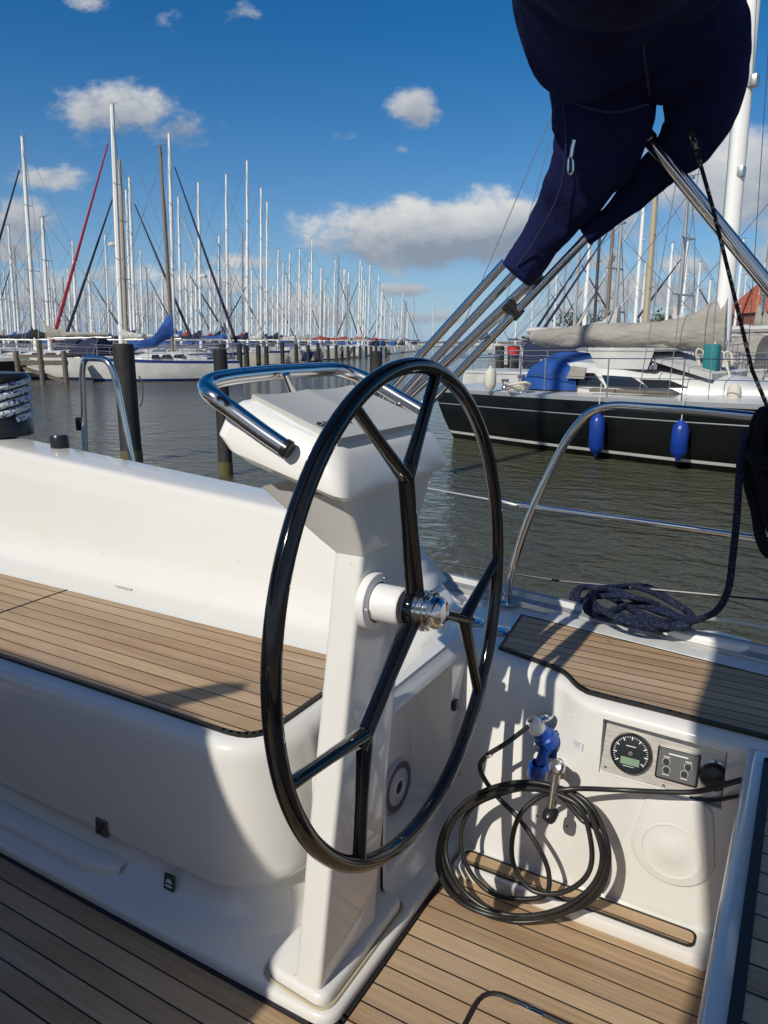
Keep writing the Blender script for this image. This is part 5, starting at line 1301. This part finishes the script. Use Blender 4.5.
for px, ytp in [(560, 262), (572, 250), (640, 262), (632, 280), (660, 255), (690, 275), (706, 262), (715, 280), (742, 275), (760, 262), (545, 285), (553, 270), (612, 268), (590, 282), (648, 285), (520, 300), (530, 292), (496, 318), (480, 322), (450, 325), (432, 301), (413, 297), (470, 327)]:
    r_ = pick_row(px, ytp, RO, PR, rrows, 8.5, 13.5, 40, 3.0)
    if not r_: 
        if px > 500: continue
        dep = 330; p = at_depth(base_col(px, ytp, 0), dep); h = top_h(px, ytp, dep)
    else: p, h, dep = r_
    placed.append((p, HR)); yacht(p, HR+rf.choice([0, PI]), 'white yacht in the distance right of the channel', 10, 3.2, 1.05, h, cover=rf.choice(['cov_blue', 'cov_navy', 'cov_white', 'cov_grey']), genoa=rf.choice([None, 'genoa_dark', 'cov_white']), group=RG, det=1 if dep < 80 else 0, mast_r=.08 if dep < 90 else .12, mastm=rf.choice(['mast', 'mast', 'alu']), hood=rf.choice([None, 'cov_navy']))
# near neighbours right behind the black yacht (hulls seen over its deck)
for px, dp_, cov, hood, lab in ((600, 22, 'cov_white', 'cov_navy', 'white yacht directly behind the blue spray hood of the black yacht'), (690, 21.5, 'cov_white', 'cov_grey', 'white yacht with pale covers behind the teal halyard bag'), (775, 21, 'cov_grey', 'cov_grey', 'white yacht with grey covers behind the big white mast, at the right edge')):
    p = at_depth(px, dp_); yacht(p, math.atan2(dr.y, dr.x)+PI*(px > 650), lab, 8.2, 2.7, 1.0, (YH-(205 if px == 600 else 150))/760*dp_*.8+1.9, cover=cov, hood=hood, det=1, mast_r=.05, mastm='alu', key='nb')

# ---------------------------------------------------------------- left jetty and dark boat
j = thing('wooden_jetty', 'weathered wooden jetty with slanting braces left of the blue striped sloop', 'jetty', tuple(at_depth(45, 36)))
jr = RGT; mb = MB()
J0 = at_depth(20, 36)-Vector(j.location); J1 = at_depth(72, 36)-Vector(j.location)
def plank(a, b, w, h):
    m_ = MB(); d_ = (b-a).normalized(); n_ = Vector((0, 0, 1)).cross(d_).normalized()*w/2 if abs(d_.z) < .9 else Vector((1, 0, 0))*w/2; u_ = d_.cross(n_).normalized()*h/2
    m_.add([a-n_-u_, a+n_-u_, a+n_+u_, a-n_+u_, b-n_-u_, b+n_-u_, b+n_+u_, b-n_+u_], [(0, 1, 2, 3), (7, 6, 5, 4), (0, 4, 5, 1), (1, 5, 6, 2), (2, 6, 7, 3), (3, 7, 4, 0)]); return m_
zz = Vector((0, 0, 1))
plank(J0+zz*1.25, J1+zz*1.25, 1.6, .12).build('walkway', M['jetty'], j)
plank(J0+zz*.95-FWD*.7, J1+zz*.95-FWD*.7, .12, .22).build('beam', M['jetty'], j)
plank(J0+zz*.75+jr*.2-FWD*.6, J1+zz*.1-jr*.3-FWD*.6, .15, .15).build('brace', M['jetty'], j)
for f in (.05, .5, .95):
    q = J0.lerp(J1, f); MB().tube([q+zz*-.5-FWD*.75, q+zz*(1.5 if f != .5 else 2.0)-FWD*.75], .12, 8).build('post', M['jetty'], j)
p = at_depth(-62, 38); yacht(p, math.atan2(RGT.y, RGT.x), 'dark hulled boat partly out of frame beside the wooden jetty', 8, 2.7, .95, 10, hull=('bblack', 'bwhite', 'bwhite', 'antifoul'), cover='cov_navy', hood='cov_blue', key='dk', mast_r=.05)

# ---------------------------------------------------------------- brick building at the right
bp_ = at_depth(826, 62); bd = thing('brick_building', 'red brick building with an orange tiled roof at the right edge', 'building', (bp_.x, bp_.y, -.4), YAW)
W2_ = 5.2; zt = (342-312)/760*62+1.3+.4
mb = MB(); mb.add([(-W2_-.4, 0, 0), (W2_+.4, 0, 0), (W2_+.4, 8, 0), (-W2_-.4, 8, 0), (-W2_+.15, .2, zt), (W2_-.15, .2, zt), (W2_-.15, 7.8, zt), (-W2_+.15, 7.8, zt)], [(0, 1, 5, 4), (1, 2, 6, 5), (2, 3, 7, 6), (3, 0, 4, 7)]); mb.build('wall', M['brick'], bd)
mb = MB(); ap = 3.4; mb.add([(-W2_-.1, -.2, zt-.05), (W2_+.1, -.2, zt-.05), (W2_+.1, 8.2, zt-.05), (-W2_-.1, 8.2, zt-.05), (-W2_+2.2, 4, zt+ap), (W2_-2.2, 4, zt+ap)], [(0, 1, 5, 4), (1, 2, 5), (2, 3, 4, 5), (3, 0, 4), (0, 3, 2, 1)]); mb.build('roof', M['tile'], bd)
MB().box((-W2_-.6, -.35, zt*.62), (W2_+.6, .15, zt*.62+.16)).build('balcony', M['bwhite'], bd)
for i in range(9): MB().box((-W2_+.3+i*1.15, -.06, .3), (-W2_+.45+i*1.15, .25, zt-.1)).build('timber_stud', M['bark'], bd)

# ---------------------------------------------------------------- trees far behind
def tree(px, dep, h, w, label, seed):
    p = at_depth(px, dep); t = thing('tree', label, 'tree', (p.x, p.y, -.3)); rr = random.Random(seed)
    mb = MB(); mb.tube([(0, 0, 0), (.1, 0, h*.5)], [.25, .15], 8)
    for k_ in range(5): a = k_*1.3; mb.tube([(.05, 0, h*.35), (w*.3*math.cos(a), w*.3*math.sin(a), h*.75)], [.1, .04], 5)
    mb.build('trunk', M['bark'], t)
    vs = []; fs = []; blobs = [(Vector((rr.uniform(-.4, .4)*w, rr.uniform(-.3, .3)*w, h*rr.uniform(.45, .8))), w*rr.uniform(.18, .32)) for _ in range(14)]
    for _ in range(2600):
        c, r = rr.choice(blobs); d_ = Vector((rr.gauss(0, 1), rr.gauss(0, 1), rr.gauss(0, 1))).normalized()*r*rr.uniform(.6, 1.05); q = c+d_; s_ = rr.uniform(.12, .28)
        a = Vector((rr.uniform(-1, 1), rr.uniform(-1, 1), rr.uniform(-1, 1)))*s_; b = Vector((rr.uniform(-1, 1), rr.uniform(-1, 1), rr.uniform(-1, 1)))*s_
        k_ = len(vs); vs += [q, q+a, q+a+b, q+b]; fs.append((k_, k_+1, k_+2, k_+3))
    mb = MB(); mb.add(vs, fs); mb.build('crown', M['leaf'], t)
tree(583, 110, 5.6, 7, 'green tree top showing above the left part of the grey boom cover', 1)
tree(658, 105, 5.8, 5.5, 'green tree top showing above the middle of the grey boom cover', 2)
tree(745, 100, 5, 7, 'low dark tree beside the brick building', 3)

# ================================================================ SUN AND SKY
sun_dir = Vector((-.150, -.989, 0)).normalized()
EL = math.radians(40)
sd = Vector((sun_dir.x*math.cos(EL), sun_dir.y*math.cos(EL), math.sin(EL)))
sl = bpy.data.lights.new('sun', 'SUN'); sl.energy = 4.0; sl.angle = math.radians(.53); sl.color = (1, .94, .83)
so = bpy.data.objects.new('sun', sl); COL.objects.link(so); so.rotation_euler = (-sd).to_track_quat('-Z', 'Y').to_euler()
w = bpy.data.worlds.new('World'); S.world = w; w.use_nodes = True; nt = w.node_tree
for n_ in list(nt.nodes): nt.nodes.remove(n_)
class W_: node_tree = nt
wN = lambda t, **k: N(W_, t, **k)
wL = lambda a, b: nt.links.new(a, b)
def wm_(op, a, b=None, c=None): return math_n(W_, op, a, b, c)
out = wN('ShaderNodeOutputWorld'); bg = wN('ShaderNodeBackground'); bg.inputs['Strength'].default_value = .078
sky = wN('ShaderNodeTexSky'); sky.sky_type = 'NISHITA'; sky.sun_disc = False; sky.sun_elevation = EL
sky.sun_rotation = math.atan2(sd.x, sd.y); sky.air_density = 1.0; sky.dust_density = .0; sky.ozone_density = 3.0; sky.altitude = 0
hs_ = wN('ShaderNodeHueSaturation'); hs_.inputs['Saturation'].default_value = 1.38; hs_.inputs['Value'].default_value = 1
tint = wN('ShaderNodeMix', data_type='RGBA', blend_type='MULTIPLY'); tint.inputs['Factor'].default_value = 1; tint.inputs['B'].default_value = (.90, .97, 1.08, 1)
wL(sky.outputs[0], tint.inputs['A']); wL(tint.outputs['Result'], hs_.inputs['Color'])
tc = wN('ShaderNodeTexCoord')
def dot(v): 
    n_ = wN('ShaderNodeVectorMath', operation='DOT_PRODUCT'); wL(tc.outputs['Generated'], n_.inputs[0]); n_.inputs[1].default_value = v; return n_.outputs['Value']
f_ = wm_('MAXIMUM', wm_('ABSOLUTE', dot(tuple(FWD))), .08); r_ = dot(tuple(RGT)); z_ = dot((0, 0, 1))
U = wm_('DIVIDE', r_, f_); V = wm_('DIVIDE', z_, f_)
cb = wN('ShaderNodeCombineXYZ'); wL(U, cb.inputs[0]); wL(wm_('MULTIPLY', V, 1.5), cb.inputs[1])
n1 = wN('ShaderNodeTexNoise'); n1.inputs['Scale'].default_value = 11; n1.inputs['Detail'].default_value = 8; n1.inputs['Roughness'].default_value = .64; wL(cb.outputs[0], n1.inputs['Vector'])
n0 = wN('ShaderNodeTexNoise'); n0.inputs['Scale'].default_value = 3.2; n0.inputs['Detail'].default_value = 3; wL(cb.outputs[0], n0.inputs['Vector'])
clouds = [(40, 300, 60, 12, .9), (110, 275, 50, 13, .8), (215, 285, 55, 12, .85), (150, 318, 90, 9, .8), (300, 316, 70, 10, .8), (258, 262, 40, 9, .6), (590, 262, 50, 14, .8), (690, 268, 50, 12, .8), (560, 312, 70, 9, .8), (8, 250, 40, 12, .8), (118, 112, 62, 26, 1), (178, 128, 38, 20, .75), (30, 178, 48, 13, .7), (22, 222, 36, 22, 1), (30, 285, 60, 16, .7), (170, 300, 90, 18, .7), (415, 109, 24, 18, .95), (430, 236, 112, 30, 1.3), (500, 222, 70, 24, 1), (330, 245, 40, 18, .7), (250, 14, 30, 12, .5), (160, 28, 26, 20, .38), (350, 135, 24, 8, .45), (90, 2, 22, 9, .6), (405, 150, 12, 6, .5), (740, 178, 90, 44, 1.2), (400, 290, 32, 8, .9), (620, 215, 70, 30, .6), (640, 292, 110, 20, .9), (300, 300, 100, 12, .6), (430, 318, 60, 9, .8), (60, 325, 120, 10, .6), (900, 250, 160, 60, 1), (-150, 220, 120, 60, 1), (1150, 120, 120, 50, 1), (-350, 120, 120, 50, 1)]
mx_ = None; vs_ = None
for cx_, cy_, a_, b_, s_ in clouds:
    # tangent-plane coordinates of the cloud in front of the boat
    rr = ray(cx_, cy_); rf_ = rr.dot(FWD); u0 = rr.dot(RGT)/rf_; v0 = rr.z/rf_; ku = a_/740*1.05; kv = b_/740*1.1
    du = wm_('DIVIDE', wm_('SUBTRACT', U, u0), ku); dv = wm_('DIVIDE', wm_('SUBTRACT', V, v0), kv)
    d2 = wm_('ADD', wm_('MULTIPLY', du, du), wm_('MULTIPLY', dv, dv))
    g_ = wm_('MULTIPLY', wm_('EXPONENT', wm_('MULTIPLY', d2, -.9)), s_)
    mx_ = g_ if mx_ is None else wm_('MAXIMUM', mx_, g_)
    sv = wm_('MULTIPLY', g_, wm_('SUBTRACT', dv, wm_('MULTIPLY', du, .25))); vs_ = sv if vs_ is None else wm_('ADD', vs_, sv)
den = wm_('ADD', wm_('MULTIPLY', mx_, 1.05), wm_('MULTIPLY', wm_('SUBTRACT', n1.outputs['Fac'], .5), 1.9))
den = wm_('ADD', den, wm_('MULTIPLY', wm_('SUBTRACT', n0.outputs['Fac'], .5), .5))
# broken cloud field added behind the camera, out of view, for neutral fill light
bh = wN('ShaderNodeMapRange'); bh.inputs['From Min'].default_value = .15; bh.inputs['From Max'].default_value = -.35; bh.inputs['To Min'].default_value = 0; bh.inputs['To Max'].default_value = .60
wL(dot(tuple(FWD)), bh.inputs['Value']); den = wm_('ADD', den, bh.outputs[0])
mr = wN('ShaderNodeMapRange'); mr.interpolation_type = 'SMOOTHSTEP'; mr.inputs['From Min'].default_value = .38; mr.inputs['From Max'].default_value = .86; wL(den, mr.inputs['Value'])
up = wm_('GREATER_THAN', z_, 0.0); fac = wm_('MULTIPLY', wm_('MULTIPLY', mr.outputs[0], .93), up)
# cloud body: bright upper left, grey base, broken up by noise
lit = wm_('ADD', wm_('MULTIPLY', vs_, .55), wm_('MULTIPLY', wm_('SUBTRACT', n1.outputs['Fac'], .5), 1.5))
lr = wN('ShaderNodeValToRGB'); lr.color_ramp.elements[0].position = .15; lr.color_ramp.elements[1].position = .85
lr.color_ramp.elements[0].color = (3.3, 3.9, 4.8, 1); lr.color_ramp.elements[1].color = (9.2, 9.2, 9.0, 1)
wL(wm_('ADD', wm_('MULTIPLY', lit, .8), .42), lr.inputs[0])
hz = wN('ShaderNodeMix', data_type='RGBA'); wL(wm_('MULTIPLY', wm_('EXPONENT', wm_('MULTIPLY', z_, -7.5)), .88), hz.inputs['Factor']); wL(hs_.outputs[0], hz.inputs['A']); hz.inputs['B'].default_value = (3.7, 5.7, 8.2, 1)
mix = wN('ShaderNodeMix', data_type='RGBA'); wL(fac, mix.inputs['Factor']); wL(hz.outputs['Result'], mix.inputs['A']); wL(lr.outputs[0], mix.inputs['B'])
wL(mix.outputs['Result'], bg.inputs['Color']); wL(bg.outputs[0], out.inputs['Surface'])
S.view_settings.view_transform = 'Standard'; S.view_settings.look = 'None'; S.view_settings.gamma = 1; S.view_settings.exposure = 0
S.render.engine = 'CYCLES'
S.cycles.max_bounces = 8
